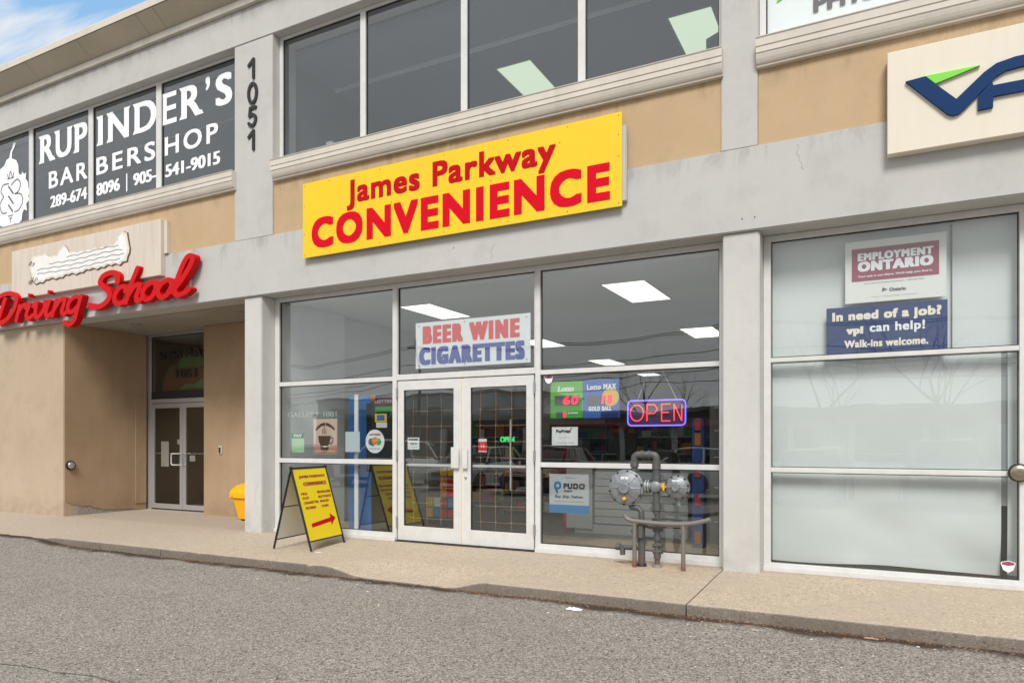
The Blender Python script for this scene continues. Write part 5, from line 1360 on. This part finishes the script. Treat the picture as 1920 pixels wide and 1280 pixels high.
# hairline cracks in the stucco band and columns
hc = mat('hairline_crack', (.20, .19, .18), .9)
for (x, z, ln, sd_) in ((-9.35, 4.50, .34, 1), (-4.4, 3.70, .22, 2), (-.75, 4.50, .28, 3), (-8.62, .42, .30, 5)):
    yy = F - .001 if z > 3 else 7.921; pts = []
    for q in range(12):
        pts.append((x + .03 * mnoise.noise(Vector((q * .4, sd_, 0))) * 2 + q * .004, yy, z - (ln * q / 11 if z > 4 else -ln * q / 11)))
    MB().tube(pts, .0012, 4).build('crack', hc, bld)
# holes drilled in band
mb = MB()
for x, z in ((-1.30, 3.80), (-1.17, 3.80), (-4.95, 3.95)): mb.lathe([(.008, 0), (.008, .002)], (x, F, z), 'y', 8)
stuff(mb.build('drill_hole', 'black', bld))

# ================================================================== ACROSS THE LOT (seen in the glass)
def loft(mb, secs, mi=0, close=True):
    n_ = len(secs[0]); base = len(mb.v)
    vs = [p for s_ in secs for p in s_]; fs = []
    for i in range(len(secs) - 1):
        for k_ in range(n_): fs.append((i * n_ + k_, i * n_ + (k_ + 1) % n_, (i + 1) * n_ + (k_ + 1) % n_, (i + 1) * n_ + k_))
    fs.append(list(range(n_))); fs.append([(len(secs) - 1) * n_ + k_ for k_ in range(n_)][::-1])
    mb.add(vs, fs, mi, True)
def car(x, y, paint, label, suv=False, rz=0):
    zg = asph_z(x, y)
    t = thing('parked_car', (0, 0, 0), label, 'car', 'cars parked across the lot')
    h = 1.66 if suv else 1.44; Lh = 2.25
    def sec(yy, w, zb, zt):
        return [(-w * .9, yy, zb), (w * .9, yy, zb), (w, yy, zb + .12), (w, yy, zt - .14), (w * .9, yy, zt), (-w * .9, yy, zt), (-w, yy, zt - .14), (-w, yy, zb + .12)]
    hood = .98 if suv else .86
    mb = MB(); loft(mb, [sec(2.25, .70, .38, .66), sec(2.15, .84, .26, hood - .14), sec(1.6, .90, .22, hood - .03), sec(.85, .92, .20, hood + .06), sec(-.6, .92, .20, hood + .08), sec(-1.7, .91, .22, hood + .10), sec(-2.1, .86, .28, hood + .02), sec(-2.22, .76, .40, hood - .12)])
    body = mb.build('body', paint, t)
    def rs(yy, w, zz): return [(-w, yy, hood + .02), (w, yy, hood + .02), (w * .80, yy, zz), (-w * .80, yy, zz)]
    mb = MB(); w = .86
    top = [(.95, hood + .05), (.35, h - .04), (-.2, h), (-1.2, h - .02), (-1.75 if not suv else -2.0, h - .14 if suv else hood + .30), (-2.05, hood + .06)]
    loft(mb, [[(-w, yy, hood), (w, yy, hood), (w * .82, yy, max(zz, hood + .02)), (-w * .82, yy, max(zz, hood + .02))] for yy, zz in top])
    mb.build('windows', 'car_glass', t)
    mb = MB(); loft(mb, [[(-w * .80, yy, zz - .02), (w * .80, yy, zz - .02), (w * .74, yy, zz + .035), (-w * .74, yy, zz + .035)] for yy, zz in top[1:5]]); mb.build('roof', paint, t)
    for sx_ in (-1, 1):
        MB().tube([(sx_ * w * .99, .92, hood + .05), (sx_ * w * .82, .36, h - .03)], .035, 6).build('pillar', paint, t)
        MB().tube([(sx_ * w * .98, -.35, hood + .05), (sx_ * w * .81, -.35, h - .02)], .035, 6).build('pillar', paint, t)
        MB().tube([(sx_ * w * .98, -1.95, hood + .05), (sx_ * w * .81, -1.35, h - .04)], .06, 6).build('pillar', paint, t)
        MB().prism([(sx_ * .82, hood - .30), (sx_ * .50, hood - .27), (sx_ * .52, hood - .16), (sx_ * .84, hood - .16)], -2.25, -2.16).build('headlight', 'headlamp', t).location = (0, 4.38, 0)
        MB().box(sx_ * 1.0 - .09, sx_ * 1.0 + .09, .60, .72, hood + .05, hood + .2).build('mirror', paint, t, .02, 2)
        for yy in (1.42, -1.38):
            wl = MB().lathe([(.20, -.11), (.33, -.10), (.335, 0), (.33, .10), (.2, .11)], (sx_ * .84, yy, .335), 'x', 24).build('wheel', 'tyre', t)
            MB().lathe([(.2, -.005), (.2, .02), (.05, .03)], (sx_ * .84 + (.105 if sx_ > 0 else -.125), yy, .335), 'x', 16).build('rim', 'rim', wl)
    MB().box(-.48, .48, 2.13, 2.262, .46, hood - .18).build('grille', 'black', t, .02, 1)
    MB().box(-.78, .78, 2.16, 2.245, .27, .40).build('bumper_intake', 'black', t, .02, 1)
    t.location = (x, y, zg); t.rotation_euler = (0, 0, rz)
    return t
car(-1.6, -4.6, 'car_silver', 'silver sedan parked nose-in across the lot, opposite the frosted bay', rz=0.03)
car(1.5, -4.9, 'car_grey', 'grey sport utility car parked across the lot at the right', True)
car(-4.6, -3.7, 'car_white', 'white sedan parked across the lot, mirrored in the right shop window', rz=R(90))
car(-9.6, -4.9, 'car_red', 'dark red car parked across the lot, mirrored beside the doors', rz=-.05)
car(-12.6, -5.2, 'car_silver', 'silver sedan parked across the lot, mirrored in the doors')
car(-16.4, -5.1, 'car_white', 'white sport utility car parked across the lot, mirrored in the left window', True)
car(-20.0, -5.0, 'car_navy', 'navy blue sedan parked across the lot, farthest left')
# building opposite
ob = thing('brown_building', (-10, -48, 0), 'low dark brown commercial building across the road', 'building')
box('wall', 'brown_wall', ob, -60, 22, -58, -48, -.6, 4.2); box('roof', 'wall_dark', ob, -60.4, 22.4, -58.4, -47.6, 4.2, 4.5)
for i, x in enumerate(lin(-56, 16, 13)):
    w_ = MB().box(x, x + 3.4, -47.99, -47.94, .4, 2.6).build('window', 'car_glass', ob)
    MB().box(x - .06, x + 3.46, -47.998, -47.985, .32, .4).build('frame', 'alu', w_)
box('canopy', mat('red_canopy', (.30, .03, .02), .6), ob, -30, 6, -47.95, -46.8, 2.9, 3.25)
for x in lin(-57, 18, 16): box('pilaster', 'grey_plain', ob, x, x + .5, -47.93, -47.7, -.5, 2.85)
ob2 = thing('pale_building', (-45, -70, 0), 'pale two-storey building far across the road', 'building')
box('wall', 'grey_plain', ob2, -80, -40, -84, -70, -.6, 8); box('roof', 'wall_dark', ob2, -80.3, -39.7, -84.3, -69.7, 8, 8.3)
for x in lin(-77, -45, 8): box('window', 'car_glass', ob2, x, x + 2.4, -69.99, -69.95, 4.6, 6.4)
# bare trees
def bare_tree(x, y, h, seed, label):
    rr = random.Random(seed); t = thing('bare_tree', (x, y, -.3), label, 'tree', 'bare trees across the road')
    tr = MB(); cr_ = MB()
    def grow(p, d, ln, r, lv, mb):
        pts = [p]; rs_ = [r]; q = p.copy(); dd = d.copy()
        for k_ in range(4):
            dd = (dd + Vector((rr.uniform(-.18, .18), rr.uniform(-.18, .18), rr.uniform(-.05, .15)))).normalized(); q = q + dd * ln / 4
            pts.append(q.copy()); rs_.append(r * (1 - .11 * (k_ + 1)))
        mb.tube(pts, rs_, 6 if lv < 2 else 4, caps=False)
        if lv >= 5: return
        for c_ in range(3 if lv < 4 else 2):
            i_ = rr.choice([2, 3, 4]) if c_ else 4
            ax = Vector((rr.uniform(-1, 1), rr.uniform(-1, 1), rr.uniform(-.2, .6))).normalized()
            nd = (dd * 1.0 + ax * .75).normalized(); nd.z = max(nd.z, -.05)
            grow(pts[i_], nd, ln * rr.uniform(.62, .8), rs_[i_] * .66, lv + 1, cr_)
    grow(Vector((x, y, -.5)), Vector((0, 0, 1)), h * .34, h * .022, 0, tr)
    tr.build('trunk', 'bark', t, recalc=False); cr_.build('crown', 'bark', t, recalc=False)
for i, (x, y, h, lb) in enumerate(((-2.5, -24, 10, 'tall bare tree straight across the lot'), (3.5, -26, 11, 'bare spreading tree across the lot at the right'), (-13, -30, 9, 'bare tree across the lot opposite the doors'),
                              (8.5, -22, 9, 'bare tree nearest the road at far right'), (-26, -34, 11, 'bare tree across the lot at the left'))): bare_tree(x, y, h, 11 + i, lb)
# utility poles and wires
for i, (x, lb) in enumerate(((-38, 'wooden utility pole at the left across the road'), (-9.5, 'wooden utility pole opposite the shop doors'), (20, 'wooden utility pole at the right across the road'))):
    t = thing('utility_pole', (x, -38, -.5), lb, 'utility pole', 'utility poles along the road')
    MB().tube([(x, -38, -.5), (x, -38, 11)], [.16, .12], 10).build('pole', 'bark', t)
    box('crossarm', 'bark', t, x - 1.2, x + 1.2, -38.06, -37.94, 10.1, 10.25)
for k_, (z, dy) in enumerate(((10.3, -.5), (10.3, .5), (8.6, 0), (7.6, 0), (7.2, .05), (6.4, 0))):
    pts = []
    for xa, xb in ((-90, -38), (-38, -9.5), (-9.5, 20), (20, 80)):
        for q in range(12):
            u = q / 12; pts.append((xa + (xb - xa) * u, -38 + dy, z - 1.1 * 4 * u * (1 - u) * ((xb - xa) / 40)))
    tag(MB().tube(pts, .03, 5).build('overhead_wire', 'black'), ['front top wire on the crossarms across the road', 'rear top wire on the crossarms across the road', 'overhead wire below the crossarms', 'upper of the two close overhead cables', 'lower of the two close overhead cables', 'lowest overhead cable across the road'][k_], 'wire')
